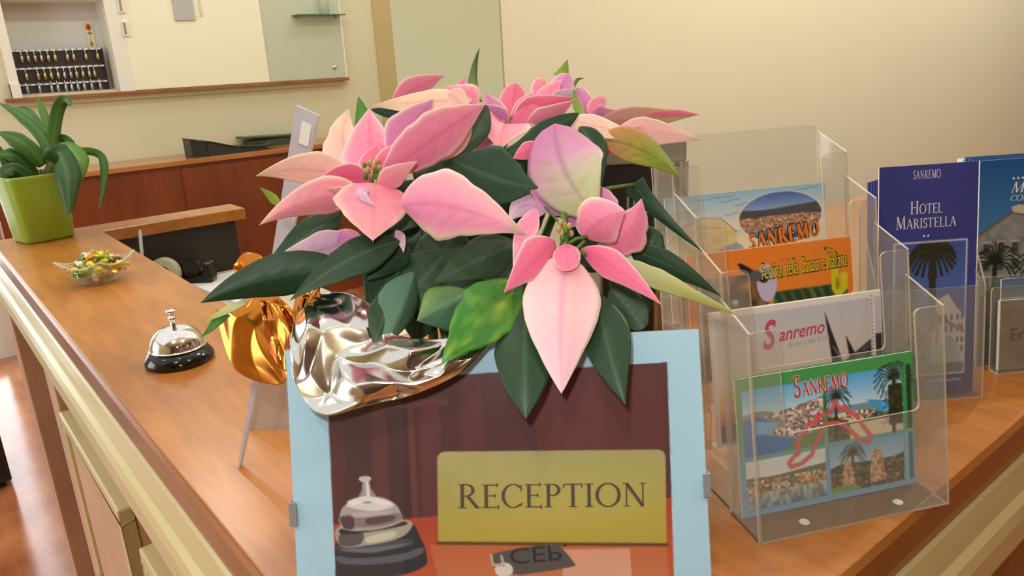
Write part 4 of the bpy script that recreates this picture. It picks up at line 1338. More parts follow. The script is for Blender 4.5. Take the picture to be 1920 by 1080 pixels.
# ================================================================== leaflet holders
hb0, hb1 = onz(1708, 757), onz(1843, 745)
HU = (hb1 - hb0); HU.normalize()
HV = Z3.cross(HU)
LW = .1
hr = hb1                                # right front bottom corner
hl = hr - HU * .112
hold2 = thing('leaflet_holder', hl + HU * .056 + HV * .02, 'clear acrylic holder with blue hotel leaflets beside the card rack', 'leaflet holder')
HL = math.radians(8)
HUP = Z3 * math.cos(HL) + HV * math.sin(HL)
HN = -HV * math.cos(HL) + Z3 * math.sin(HL)
def pane(parent, name, pts, nrm, th=TH):
    m = MB(); m.prism(pts, -nrm * th, 0, 1); return m.build(name, [M['acrylic'], M['acrylic_edge']], parent)
def P2(x, v, y): return hl + HU * x + HV * v + HUP * y
pane(hold2, 'front_pane', [P2(x, 0, y) for x, y in rounded([(0, 0, 0), (.112, 0, 0), (.112, .115), (.0, .115)], .005)], HN)
pane(hold2, 'back_pane', [P2(x, .034, y) for x, y in rounded([(0, 0, 0), (.112, 0, 0), (.112, .20), (.0, .20)], .005)], HN)
for x in (0, .112 - TH):
    m = MB(); m.prism([P2(x, .0, 0), P2(x, .034, 0), P2(x, .034, .19), P2(x, .0, .115)], HU * TH, 0, 1); m.build('side_wall', [M['acrylic'], M['acrylic_edge']], hold2)
m = MB(); m.prism([P2(0, 0, 0), P2(.112, 0, 0), P2(.112, .034, 0), P2(0, .034, 0)], Z3 * TH, 0, 1); m.build('holder_floor', [M['acrylic'], M['acrylic_edge']], hold2)

def leaflet(name, O, ux, up, nrm, w_, h_, th, art, extra, label, cat='leaflet', group=None, stock=None):
    t = thing(name, O + ux * w_ / 2, label, cat, group)
    m = MB(); m.prism([O, O + ux * w_, O + ux * w_ + up * h_, O + up * h_], -nrm * th); m.build('pages', stock or M['white'], t)
    if art:
        m = MB(); art.sheet(m, O + up * h_ + nrm * .0002, ux * w_, -up * h_)
        mats = [M['print']] + (extra(m, O + nrm * .0004, w_, h_) if extra else [])
        m.build('cover', mats, t)
    return t
Ma = Art(110, 240, (62, 68, 142), 21)
Ma.shade(Ma.rect(0, 0, 1, 1), .05, 3, 6)
ph = Ma.rect(.17, .33, .89, .905); Ma.put(Ma.rect(.155, .323, .905, .912), (206, 210, 224)); Ma.grad(ph, (66, 88, 160), (96, 124, 190), .33, .7)
Ma.speck(ph & (Ma.B > .60) & Ma.poly([(.17, .62), (.40, .60), (.50, .70), (.50, .92), (.17, .92)]), [(84, 96, 84), (120, 120, 104), (60, 76, 60), (150, 146, 130)], 24, 60)
Ma.put(ph & Ma.poly([(.60, .585), (.72, .555), (.78, .60), (.89, .66), (.89, .88), (.55, .88), (.56, .70)]), (206, 206, 206))
for yy in (.66, .71, .76, .80):
    for xx in (.70, .76, .82, .87):
        Ma.put(ph & Ma.rect(xx - .012, yy - .012, xx + .012, yy + .014), (110, 116, 130))
Ma.put(ph & Ma.poly([(.58, .63), (.89, .72), (.89, .735), (.58, .65)]), (140, 140, 146)); Ma.put(ph & Ma.poly([(.56, .80), (.75, .74), (.86, .80), (.86, .86), (.56, .86)]), (170, 186, 200)); Ma.put(ph & (Ma.B > .86), (120, 124, 124)); Ma.put(ph & Ma.ell(.85, .70, .03, .012), (190, 120, 110))
for i in range(22):
    a = 2 * math.pi * i / 22
    ex1, ey1 = .55 + .24 * math.cos(a), .385 + .075 * math.sin(a) + .02
    Ma.put(ph & Ma.line([(.55, .37), (.55 + .15 * math.cos(a), .375 + .05 * math.sin(a) - .012), (ex1, ey1)], .011 + .004 * (i % 3), 2.1), (40 + 8 * (i % 3), 46 + 6 * (i % 3), 40))
Ma.put(ph & Ma.line([(.55, .37), (.56, .70)], .035, 2.1), (54, 52, 46)); Ma.palm(.28, .52, .14, 2.1, (44, 56, 44), .1); Ma.palm(.62, .68, .10, 2.1, (90, 106, 120), .1)
Ma.put(Ma.rect(.50, .935, .88, .943), (190, 194, 210), .8); Ma.put(Ma.rect(.13, .955, .80, .958), (150, 156, 190), .5)
def exMa(m, O, w_, h_):
    for txt, sz, sm, y, wd in (('SANREMO', .008, None, .942, .28), ('Hotel', .0125, .0095, .795, .33), ('Maristella', .0125, .0095, .735, .62)):
        pl, tw = text_polys(txt, sz, sm, .06, .85 if sz < .01 else .95)
        k = wd * w_ / tw
        lay(m, pl, O + HU * (w_ * (.5 - wd / 2) - .002) + HUP * (h_ * y), HU, HUP, 1, k, 1)
    for s in (-1, 1):
        c = O + HU * (w_ * .48 + s * .0022) + HUP * (h_ * .700)
        m.add([c + HU * (.0011 * math.cos(a)) + HUP * (.0011 * math.sin(a)) for a in [2 * math.pi * i / 8 for i in range(8)]], [tuple(range(8))], 1)
    return [M['ink_white']]
mo = P2(.006, .008, .004)
# size from the photograph: top edge of the front leaflet
mt = on(1741, 308, mo, HN)
MH = (mt - mo).dot(HUP)
blue_stock = pbr('blue_leaflet_back', (56, 62, 136), .4)
leaflet('leaflet', mo, HU, HUP, HN, LW, MH, .0014, Ma, exMa, 'front blue hotel leaflet with white lettering and a palm photograph')
for i in range(4):
    off_u, off_y = (-.0015 - .0004 * i), -.012 - .0015 * i
    leaflet('leaflet', P2(.006 + off_u + .0015, .0105 + i * .0045, .004), HU, HUP, HN, LW, MH + off_y, .003, None, None, 'folded blue leaflet, %s behind the front blue hotel one' % ('first', 'second', 'third', 'fourth')[i], 'leaflet', 'blue leaflets in the holder', blue_stock)

# second, taller leaflets to the right
Mi = Art(100, 200, (40, 96, 156), 22)
Mi.grad(Mi.rect(0, 0, 1, .5), (34, 84, 148), (70, 130, 176), 0, .4)
bd = Mi.poly([(0, .36), (.30, .27), (.36, .25), (1, .34), (1, .78), (0, .78)]); Mi.put(bd, (132, 134, 132)); Mi.shade(bd, .15, 20, 30)
for r_ in range(4):
    for c_ in range(7):
        x, y = .06 + c_ * .14, .41 + r_ * .085
        Mi.put(Mi.rect(x, y, x + .06, y + .05), (70, 76, 80)); Mi.put(Mi.rect(x - .015, y - .012, x + .075, y - .004), (176, 172, 160))
Mi.put(Mi.line([(.0, .365), (.33, .262), (1, .345)], .014, 2), (96, 96, 92)); Mi.put(Mi.poly([(.32, .235), (.40, .225), (1, .285), (1, .325), (.34, .262)]), (196, 188, 160))
Mi.speck(Mi.B > .60 + .1 * Mi.noise(6, 2), FOL, 40, 70, .1)
for x, y in ((.18, .50), (.62, .52), (.95, .56)):
    Mi.palm(x, y, .26, 2, (36, 40, 32), .2)
mio = onz(1838, 690) + HV * .05
def exMi(m, O, w_, h_):
    for txt, sz, y, wd in (('MIRA', .0115, .835, .40), ('CONTINEN', .0062, .795, .44)):
        pl, tw = text_polys(txt, sz, None, .03, .9)
        k = wd * w_ / tw
        pl = [[(x + .25 * y_, y_) for x, y_ in p] for p in pl]
        lay(m, pl, O + HU * (w_ * .30) + HUP * (h_ * y), HU, HUP, 1, k, 1)
    for i in range(4):
        c = O + HU * (w_ * (.33 + .045 * i)) + HUP * (h_ * .905)
        m.add([c + HU * (.0013 * math.cos(a)) + HUP * (.0013 * math.sin(a)) for a in [math.pi * k / 4 for k in range(8)]], [tuple(range(8))], 1)
    pl, tw = text_polys('I', .0115, None)
    lay(m, pl, O + HU * (w_ * .70) + HUP * (h_ * .905), HU, HUP, 1, .9, 1)
    return [M['ink_white']]
nd = (mo - EYE).dot(-BACK) + .055
f0 = on(1836, 560, EYE - BACK * nd, BACK)
mi0 = Vector((f0.x, f0.y, TOP + .004))
hl3 = mi0 - HV * .012 - HU * .005; hl3.z = TOP
top_ = on(1880, 299, mi0, HN)
MiH = (top_ - mi0).dot(HUP)
mi0 = mi0 + HU * (on(1835, 400, mi0, HN) - mi0).dot(HU)
hl3 = mi0 - HV * .010 - HU * .005; hl3.z = TOP
hold3 = thing('leaflet_holder', hl3 + HU * .056 + HV * .02, 'clear acrylic holder with the tall teal leaflets at the right edge', 'leaflet holder')
def P3(x, v, y): return hl3 + HU * x + HV * v + HUP * y
pane(hold3, 'front_pane', [P3(x, 0, y) for x, y in rounded([(0, 0, 0), (.125, 0, 0), (.125, .10), (.0, .10)], .005)], HN)
pane(hold3, 'back_pane', [P3(x, .045, y) for x, y in rounded([(0, 0, 0), (.125, 0, 0), (.125, .16), (.0, .16)], .005)], HN)
for x in (0, .125 - TH):
    m = MB(); m.prism([P3(x, .0, 0), P3(x, .045, 0), P3(x, .045, .15), P3(x, .0, .10)], HU * TH, 0, 1); m.build('side_wall', [M['acrylic'], M['acrylic_edge']], hold3)
m = MB(); m.prism([P3(0, 0, 0), P3(.125, 0, 0), P3(.125, .045, 0), P3(0, .045, 0)], Z3 * TH, 0, 1); m.build('holder_floor', [M['acrylic'], M['acrylic_edge']], hold3)
leaflet('leaflet', mi0, HU, HUP, HN, .115, MiH, .0016, Mi, exMi, 'front teal leaflet with a grey palace and palm trees at the right edge')
teal_stock = pbr('teal_leaflet_back', (44, 92, 152), .4)
for i in range(6):
    leaflet('leaflet', mi0 + HV * (.0035 + .0055 * i) + HU * (-.0004 * (i + 1)), HU, HUP, HN, .112, MiH + .0006 * i - (.004 if i > 3 else 0), .003, None, None, 'teal leaflet, %s behind the front teal one' % ('first', 'second', 'third', 'fourth', 'fifth', 'sixth')[i], 'leaflet', 'teal leaflets in the holder', teal_stock if i < 4 else M['white'])

# little card holder in front of them
e0 = onz(1870, 703)
hold4 = thing('card_holder', e0 + HU * .05, 'small clear card holder with a grey card at the right edge', 'card holder')
def P4(x, v, y): return e0 + HU * x + HV * v + HUP * y
ph_ = (on(1858, 562, e0, HN) - e0).dot(HUP)
pane(hold4, 'front_pane', [P4(x, 0, y) for x, y in rounded([(0, 0, 0), (.10, 0, 0), (.10, ph_), (.0, ph_)], .004)], HN)
pane(hold4, 'back_pane', [P4(x, .012, y) for x, y in rounded([(0, 0, 0), (.10, 0, 0), (.10, ph_ * 1.1), (.0, ph_ * 1.1)], .004)], HN)
m = MB(); m.prism([P4(0, 0, 0), P4(.10, 0, 0), P4(.10, .012, 0), P4(0, .012, 0)], Z3 * TH, 0, 1); m.build('holder_floor', [M['acrylic'], M['acrylic_edge']], hold4)
Er = Art(80, 60, (134, 122, 100), 23); Er.shade(Er.rect(0, 0, 1, 1), .12, 4, 5)
def exE(m, O, w_, h_):
    pl, k = script('Era', .024, 0, .004)
    lay(m, pl, O + HU * .012 + HUP * (h_ * .42), HU, HUP, 1, k, k)
    c = O + HU * .040 + HUP * (h_ * .50)
    m.add([c + HU * ((.008 if i % 2 == 0 else .0035) * math.sin(a)) + HUP * ((.008 if i % 2 == 0 else .0035) * math.cos(a)) for i, a in [(i, math.pi * i / 5) for i in range(10)]], [tuple(range(10))], 2)
    return [M['ink_black'], M['ink_yellow']]
leaflet('business_card', P4(.004, .004, .003), HU, HUP, HN, .092, ph_ * .92, .004, Er, exE, 'grey card with black lettering and a yellow star at the right edge', 'card')
La = Art(60, 50, (110, 124, 140), 24); La.grad(La.rect(0, 0, 1, .5), (90, 116, 150), (150, 156, 156), 0, .5); La.speck(La.B > .5, HOUSES, 24, 24, .3)
c0 = P4(.012, .0145, 0)
leaflet('view_card', c0 + HUP * .004, HU, HUP, HN, .088, (on(1900, 522, c0, HN) - c0).dot(HUP) - .004, .0015, La, None, 'bluish grey view card standing behind the grey card', 'card')

# silver and black machine behind the plant, at the left of the rack
md = .90
mx = Vector((RIGHT.x, RIGHT.y, 0)).normalized()
my = Vector((-RIGHT.y, RIGHT.x, 0)).normalized()
pT = dep(1118, 272, md); pR = dep(1285, 272, md)
mw = (pR - pT).dot(mx)
bx = Vector((pT.x, pT.y, TOP))
mh = pT.z - TOP
mach = thing('card_terminal', bx + mx * mw / 2, 'silver framed black machine standing behind the poinsettia and the card rack', 'machine')
def P5(x, v, z): return bx + mx * x + my * v + Z3 * z
m = MB(); m.prism([P5(0, .002, 0), P5(mw, .002, 0), P5(mw, .12, 0), P5(0, .12, 0)], Z3 * (mh - .003)); m.build('housing', pbr('grey_metal_housing', (132, 132, 124), .38, .6), mach, bevel=.003)
sw_ = mw * .62
m = MB(); m.prism([P5(.004, -.004, .004), P5(sw_, -.004, .004), P5(sw_, .002, .004), P5(.004, .002, .004)], Z3 * (mh - .03)); m.build('screen', M['black'], mach)
m = MB(); m.prism([P5(0, -.008, mh - .024), P5(mw, -.008, mh - .024), P5(mw, .004, mh - .024), P5(0, .004, mh - .024)], Z3 * .024); m.build('top_frame', pbr('brushed_steel', (150, 150, 142), .35, .7), mach, bevel=.002)
for x in (sw_ + .002, sw_ + .038, mw - .008):
    m = MB(); m.prism([P5(x, -.006, .002), P5(x + .005, -.006, .002), P5(x + .005, .002, .002), P5(x, .002, .002)], Z3 * (mh - .026)); m.build('frame_strip', M['steel'], mach)
m = MB(); m.lathe([(0, .004), (.004, .003), (.0045, 0)], P5(mw - .016, -.008, mh - .028), 14, axis=Matrix.Rotation(math.radians(90), 3, 'X')); m.build('screw', M['chrome'], mach)
for i in range(6):
    z = mh - .085
    x = .035 + i * .0075
    m = MB(); m.prism([P5(x, -.0055, z), P5(x + .0025, -.0055, z), P5(x + .0025, -.004, z), P5(x, -.004, z)], Z3 * .022); m.build('vent_slat', pbr('vent_grey', (120, 122, 132), .4), mach)

# ================================================================== RECEPTION SIGN IN A CLIP FRAME
FX = Vector((RIGHT.x, RIGHT.y, 0)).normalized()
fd = .453
FC = dep(937, 948, fd)
FNn = BACK.copy(); FNn = (FNn - FX * FNn.dot(FX)).normalized()
FY = FNn.cross(FX).normalized()
if FY.z < 0: FY = -FY
FW, FH = 775.5 / FPX * fd, 624 / FPX * fd
# slide so that the lower edge stands on the counter
FO = FC - FX * FW / 2 - FY * FH / 2
FO = FO + FNn * 0
dz = (TOP + .0005) - FO.z
FH2 = FH - dz / FY.z            # lower edge lands on the counter, upper edge stays
FO = FO + FY * (dz / FY.z)
FH = FH2
fr = thing('reception_sign', FO + FX * FW / 2, 'clip framed reception sign with a pale blue border leaning in front of the poinsettia', 'sign')
def PF(a, b, n=0.0):           # a right 0..1, b down 0..1
    return FO + FX * (a * FW) + FY * ((1 - b) * FH) + FNn * n
m = MB(); m.prism([PF(0, 1, -.004), PF(1, 1, -.004), PF(1, 0, -.004), PF(0, 0, -.004)], FNn * .003); m.build('backing_board', pbr('grey_board', (150, 130, 110), .8), fr)
def pxab(x, y):
    p = on(x, y, FO, FNn) - FO
    return p.dot(FX) / FW, 1 - p.dot(FY) / FH
S = Art(400, 320, (178, 224, 246), 31)
def SP(pts): return [pxab(*p) for p in pts]
ph = S.poly(SP([(614, 718), (1250, 680), (1270, 1300), (640, 1300)]))
S.put(ph, (84, 40, 42))
for x0, x1, c in ((640, 700, (70, 36, 40)), (720, 760, (66, 34, 40)), (780, 820, (104, 50, 52)), (860, 900, (100, 46, 50)), (900, 1000, (84, 40, 44)), (1000, 1130, (110, 48, 46)), (1130, 1240, (100, 44, 40)), (690, 720, (98, 48, 50)), (760, 772, (110, 60, 62))):
    S.put(ph & S.poly(SP([(x0, 690), (x1, 690), (x1 + 14, 985), (x0 + 14, 985)])), c, .75)
S.put(ph & S.poly(SP([(700, 757), (838, 748), (840, 760), (700, 768)])), (120, 62, 62), .7)
S.grad(ph & S.poly(SP([(600, 985), (1290, 930), (1290, 1310), (600, 1310)])), (176, 66, 40), (206, 96, 50), pxab(900, 960)[1], pxab(900, 1120)[1])
S.grad(ph & S.poly(SP([(805, 1020), (1250, 1024), (1265, 1300), (880, 1300)])), (196, 104, 60), (214, 150, 110), pxab(900, 1020)[1], pxab(900, 1200)[1])
S.put(ph & S.poly(SP([(1050, 1030), (1180, 1028), (1200, 1300), (1080, 1300)])), (238, 206, 190), .55)
# plate
pl_ = []
for cx, cy, a0 in ((835, 862, 180), (1232, 858, 270)):
    for k in range(7):
        a = math.radians(a0 + 15 * k)
        pl_.append((cx + 15 * math.cos(a), cy + 15 * math.sin(a)))
pl_ += [(1249, 1020), (822, 1018)]
pm = S.poly(SP(pl_))
S.grad(pm, (180, 178, 116), (188, 172, 66), pxab(1000, 850)[1], pxab(1000, 1015)[1]); S.shade(pm, .08, 3, 4)
S.put(S.line(SP([(822, 1018), (1249, 1021)]), .004, .8), (96, 66, 30))
# printed bell
def rnd_poly(pts, n=6):
    P = [Vector((x, y, 0)) for x, y in pts]
    N = len(P)
    out = []
    for i in range(N):
        p0, p1, p2, p3 = P[i - 1], P[i], P[(i + 1) % N], P[(i + 2) % N]
        for k in range(n):
            u = k / n
            q_ = 0.5 * ((2 * p1) + (p2 - p0) * u + (2 * p0 - 5 * p1 + 4 * p2 - p3) * u * u + (3 * p1 - p0 - 3 * p2 + p3) * u ** 3)
            out.append((q_.x, q_.y))
    return out
def band(pts, c, al=1.0):
    S.put(ph & S.poly(SP(rnd_poly(pts))), c, al)
band([(640, 1000), (655, 985), (760, 975), (790, 1010), (800, 1040), (795, 1062), (740, 1080), (636, 1085), (628, 1060), (630, 1020)], (40, 42, 50))
band([(634, 1042), (660, 1046), (710, 1044), (760, 1036), (790, 1026), (793, 1036), (760, 1050), (700, 1058), (640, 1056)], (92, 96, 108)); band([(640, 1020), (700, 1020), (760, 1010), (775, 1012), (770, 1022), (700, 1034), (640, 1034)], (70, 76, 88))
band([(640, 985), (762, 975), (768, 995), (740, 1012), (690, 1022), (640, 1024)], (176, 172, 158)); band([(640, 1000), (680, 998), (676, 1020), (640, 1023)], (96, 84, 88)); band([(690, 1006), (740, 996), (736, 1008), (692, 1018)], (214, 210, 190))
band([(646, 990), (752, 978), (758, 985), (700, 996), (646, 1002)], (40, 36, 40))
band([(638, 965), (650, 945), (680, 932), (715, 932), (742, 945), (753, 965), (750, 980), (700, 994), (645, 992)], (176, 172, 172)); band([(645, 966), (748, 962), (745, 978), (700, 988), (645, 986)], (140, 126, 128)); band([(650, 948), (680, 935), (712, 936), (740, 948), (700, 958)], (226, 224, 222)); band([(640, 970), (662, 970), (664, 990), (646, 990)], (84, 60, 70))
band([(690, 972), (738, 966), (736, 976), (692, 984)], (90, 70, 76))
band([(672, 936), (684, 915), (694, 914), (706, 934), (690, 944)], (150, 144, 144)); band([(682, 900), (692, 900), (696, 930), (680, 930)], (170, 166, 166)); band([(673, 898), (680, 893), (692, 893), (697, 898), (690, 904), (680, 904)], (206, 204, 204))
band([(652, 940), (690, 930), (735, 942), (720, 947), (690, 940), (665, 947)], (244, 243, 240), .9); band([(640, 1030), (700, 1026), (770, 1018), (700, 1036)], (120, 126, 140), .8)
band([(664, 962), (720, 958), (738, 962), (700, 968), (668, 970)], (196, 190, 190), .9); band([(687, 905), (691, 905), (694, 930), (688, 930)], (240, 240, 238), .9)
# key fob
band([(921, 1042), (940, 1034), (1010, 1022), (1040, 1018), (1052, 1026), (1074, 1052), (1072, 1062), (1000, 1074), (965, 1076), (928, 1060)], (84, 82, 80))
S.put(S.ell(*pxab(945, 1068), .022, .022), (226, 220, 210)); S.put(S.line(SP([(921, 1040), (924, 1058), (945, 1060), (940, 1042)]), .003, .8), (190, 180, 170))
m = MB(); S.sheet(m, PF(0, 0, .0002), FX * FW, -FY * FH)
def lay_px(polys, tw, x0, y0, x1, y1, hpx, mat, n=.0006):
    a, b = on(x0, y0, PF(0, 0, n), FNn), on(x1, y1, PF(0, 0, n), FNn)
    ex = (b - a); k = ex.length / tw; ex.normalize()
    ey = FNn.cross(ex)
    lay(m, polys, a, ex, ey, mat, k, hpx / FPX * fd)
pl, tw = text_polys('Reception', 1.0, .97, .045, .92)
lay_px(pl, tw - .045, 858, 953, 1214, 949, 45, 1)
pl, tw = text_polys('CEb', 1, 1, .1)
fl, tw2 = font_polys('CEP.', .0, .0)
fl = [[(x, -y) for x, y in p][::-1] for p in fl]
lay_px(fl, tw2, 955, 1030, 1062, 1020, 42, 2)
m.build('printed_picture', [M['print'], M['ink_grey'], M['ink_black']], fr)
m = MB(); m.prism([PF(0, 1, .0012), PF(1, 1, .0012), PF(1, 0, .0012), PF(0, 0, .0012)], FNn * .0018); m.build('glass_sheet', M['picture_glass'], fr)
for x, y, s in ((552, 961, -1), (1321, 907, 1)):
    a, b = pxab(x, y)
    a = 0.0 if s < 0 else 1.0
    h2 = 22 / FPX * fd
    c = PF(a, b, 0)
    m = MB()
    m.box(c + FX * (s * .0012) - FNn * .001, (.0016, h2 * 2, .009), axes=(FX, FY, FNn))
    m.box(c - FX * (s * .0006) + FNn * .0040, (.0046, h2 * 2, .0012), axes=(FX, FY, FNn))
    m.build('clip', pbr('dull_clip_metal', (150, 152, 156), .45, .3), fr, bevel=.0003)
bk = -Vector((FNn.x, FNn.y, 0)).normalized()
c = PF(.62, .45, -.004)
foot = Vector((c.x, c.y, TOP)) + bk * .028
m = MB(); m.prism([c - FX * .02, c + FX * .02, foot + FX * .025, foot - FX * .025], -FNn * .002); m.build('easel_leg', pbr('brown_board', (120, 96, 70), .8), fr)

# ================================================================== POINSETTIA
hdg = Vector((-BACK.x, -BACK.y, 0)).normalized()
pot_c = EYE + hdg * .560 + FX * -.050
pot_c.z = TOP
po = thing('poinsettia', pot_c, 'pink and cream poinsettia in a pot wrapped in silver and copper foil', 'plant')
MB().lathe([(0, 0), (.043, 0), (.046, .01), (.058, .095), (.062, .096), (.062, .108), (.057, .108), (.055, .096), (0, .094)], pot_c + Z3 * .002, 40).build('pot', M['terracotta'], po, smooth=True)
MB().lathe([(0, .100), (.03, .101), (.0545, .0985), (.0545, .095), (0, .095)], pot_c, 32).build('soil', M['soil'], po, smooth=True)

PK = ((240, 112, 152), (246, 156, 178), (252, 224, 204))
def veins(t, s, n=7, w=.16):
    x = (t * n + abs(s) * 1.6) % 1.0
    d = min(x, 1 - x)
    v = max(0, 1 - d / w) * (1 - abs(s)) * .8
    if abs(s) < .10:
        v = max(v, 1 - abs(s) / .10)
    return v
def c_pink(t, s, r):
    c = mixc(PK[0], PK[1], .25 + .55 * t + .2 * abs(s)); c = mixc(c, PK[2], max(0, abs(s) - .70) * 2.6 + max(0, t - .86) * 3)
    return mixc(c, (226, 90, 136), .5 * veins(t, s))
def c_deep(t, s, r):
    c = mixc((238, 92, 132), (244, 128, 156), t * .7 + .2 * abs(s)); c = mixc(c, (250, 206, 196), max(0, abs(s) - .82) * 4.5)
    return mixc(c, (222, 74, 120), .45 * veins(t, s))
def c_salmon(t, s, r):
    c = mixc((246, 140, 160), (252, 176, 178), t); c = mixc(c, (252, 226, 200), max(0, abs(s) - .72) * 3 + max(0, t - .85) * 3)
    return mixc(c, (236, 116, 146), .4 * veins(t, s))
def c_mauve(t, s, r):
    c = mixc((208, 112, 176), (230, 160, 198), t * .7 + .3 * abs(s)); c = mixc(c, (244, 214, 214), max(0, abs(s) - .76) * 3)
    return mixc(c, (196, 92, 156), .4 * veins(t, s))
def c_purple(t, s, r):
    return mixc(mixc((176, 84, 150), (206, 130, 180), abs(s)), (226, 190, 206), max(0, abs(s) - .82) * 4)
def c_palem(t, s, r):
    c = mixc((216, 170, 208), (232, 204, 222), t); c = mixc(c, (226, 226, 216), max(0, t - .5) * 1.2)
    return mixc(c, (190, 130, 176), .5 * veins(t, s))
def c_cream(t, s, r):
    c = mixc((250, 206, 184), (248, 222, 192), t); c = mixc(c, (250, 234, 204), max(0, abs(s) - .7) * 2.4); c = mixc(c, (196, 202, 116), max(0, t - .8) * 3)
    return mixc(c, (226, 150, 140), .45 * veins(t, s))
def c_cream2(t, s, r):
    c = mixc((248, 216, 196), (244, 222, 174), t); c = mixc(c, (170, 176, 96), max(0, t - .72) * 2.6)
    return mixc(c, (214, 170, 120), .45 * veins(t, s))
def c_palebig(t, s, r):
    c = mixc((248, 178, 178), (250, 204, 204), min(1, t * 2.2)); c = mixc(c, (240, 190, 210), max(0, t - .45)); c = mixc(c, (246, 226, 222), max(0, abs(s) - .45) * 1.4 + max(0, t - .88) * 3)
    return mixc(c, (222, 130, 164), .45 * veins(t, s, 9, .12) * (1 if abs(s) < .12 else .55))
def c_pinkgreen(t, s, r):
    c = mixc((230, 128, 172), (246, 160, 178), t); c = mixc(c, (252, 196, 184), max(0, s) * .7); c = mixc(c, (226, 218, 170), max(0, -s - .62) * 2.2 + max(0, abs(s) - .84) * 2); c = mixc(c, (120, 160, 84), max(0, t - .84) * 5)
    return mixc(c, (204, 96, 146), .4 * veins(t, s))
def c_mauvegreen(t, s, r):
    k = noise.noise((t * 7, s * 3, 1.7)) * .25
    c = mixc((206, 116, 176), (214, 166, 190), t * 2.0); c = mixc(c, (190, 190, 150), max(0, t - .26) * 2.2 + k + max(0, s) * .2); c = mixc(c, (150, 166, 84), max(0, t - .6) * 2 + k)
    return mixc(c, (150, 96, 130), .40 * veins(t, s, 7, .1))
def c_tan(t, s, r):
    c = mixc((206, 150, 146), (224, 186, 156), t * 1.3); return mixc(c, (176, 126, 110), .45 * veins(t, s))
def c_paletan(t, s, r):
    c = mixc((240, 176, 176), (240, 206, 186), t); c = mixc(c, (166, 176, 90), max(0, t - .84) * 5); return mixc(c, (226, 160, 156), .45 * veins(t, s))
def c_yg(t, s, r):
    k = noise.noise((t * 8, s * 4, 4.1)) * .5
    c = mixc((238, 160, 120), (176, 176, 74), t * 1.6 + k); c = mixc(c, (130, 156, 56), max(0, t - .45) * 1.6 + k * .6); return mixc(c, (110, 120, 60), .45 * veins(t, s))
def c_bright(t, s, r):
    k = noise.noise((t * 6, s * 3, 2.2)); c = mixc((66, 122, 44), (46, 128, 38), t); c = mixc(c, (150, 176, 60), max(0, k) * 1.3); c = mixc(c, (150, 206, 150), max(0, t - .86) * 4); return mixc(c, (104, 150, 60), .5 * veins(t, s))
def c_dark(t, s, r):
    k = noise.noise((t * 4 + 3, s * 2, 5.5)) * .2
    c = mixc((34, 62, 42), (44, 78, 50), t * .5 + k + .2); c = mixc(c, (96, 128, 84), .45 * (1 - abs(s) / .06) if abs(s) < .06 else 0); c = mixc(c, (90, 110, 70), max(0, abs(s) - .93) * 5); return mixc(c, (52, 92, 60), .4 * veins(t, s, 8, .12))
def c_dark2(t, s, r):
    return mixc(c_dark(t, s, r), (70, 88, 64), .3)
def c_teal(t, s, r):
    c = mixc((72, 112, 96), (92, 132, 104), t); return mixc(c, (120, 156, 110), .35 * veins(t, s, 9, .12) + max(0, abs(s) - .9) * 3)
def c_tealg(t, s, r):
    c = mixc((70, 110, 90), (130, 166, 80), max(0, -s) * .9 + .1); return mixc(c, (150, 180, 110), .3 * veins(t, s, 9, .1))
def c_crg(t, s, r):
    c = mixc((206, 214, 176), (196, 204, 118), t * 1.4); c = mixc(c, (140, 160, 80), max(0, t - .6)); return mixc(c, (226, 222, 186), max(0, s) * .3)
def c_palegreen(t, s, r): return mixc((206, 220, 212), (186, 206, 186), t)
def c_spike(t, s, r):
    c = mixc((126, 150, 84), (84, 112, 60), t); return mixc(c, (60, 84, 46), .6 if s < -.3 else 0)
def c_green(t, s, r): return mixc((90, 156, 46), (52, 116, 40), abs(s) * .5 + t * .3)
def c_ygs(t, s, r): return mixc((160, 180, 76), (120, 156, 60), t)

LV = []
def B_(*a, **k): LV.append(('bract', a, k))
def G_(*a, **k): LV.append(('leaf', a, k))
# ---- first flower head, left
B_('ovate', [(670, 335, .535), (643, 270, .545), (655, 203, .56)], 82, c_cream, cup=.1, lobes=.06)
B_('ovate', [(735, 305, .515), (772, 240, .525), (812, 186, .535)], 84, c_mauve, roll=20)
B_('broad', [(700, 335, .505), (694, 270, .515), (692, 204, .53)], 112, c_pink, cup=.2)
B_('ovate', [(672, 338, .505), (575, 318, .50), (480, 330, .49)], 66, c_cream, roll=-25, wav=.06)
B_('ovate', [(700, 345, .50), (645, 330, .497), (590, 346, .495)], 46, c_deep, roll=-30)
B_('broad', [(705, 345, .499), (730, 300, .502), (748, 268, .508)], 48, c_deep, roll=15)
B_('broad', [(698, 335, .498), (700, 300, .50), (708, 272, .503)], 54, c_deep, roll=-10)
B_('late', [(712, 335, .50), (810, 262, .49), (909, 196, .50)], 92, c_pink, roll=18, wav=.05, lobes=.03)
B_('ovate', [(720, 325, .502), (770, 280, .498), (850, 225, .50)], 50, c_mauve, roll=-20)
B_('ovate', [(690, 372, .50), (590, 375, .485), (486, 422, .475)], 72, c_salmon, roll=-20, cup=.18)
B_('ovate', [(690, 360, .492), (650, 362, .488), (606, 352, .487)], 26, c_salmon, roll=-40)
B_('lance', [(690, 358, .486), (670, 380, .482), (628, 392, .482)], 30, c_deep, roll=30)
B_('heart', [(704, 344, .487), (700, 400, .475), (699, 458, .468)], 150, c_salmon, cup=.1, lobes=.02)
B_('ovate', [(690, 356, .480), (680, 365, .476), (704, 386, .474)], 24, c_palem, roll=30)
B_('ovate', [(712, 354, .49), (742, 328, .483), (783, 302, .48)], 44, c_salmon, roll=15)
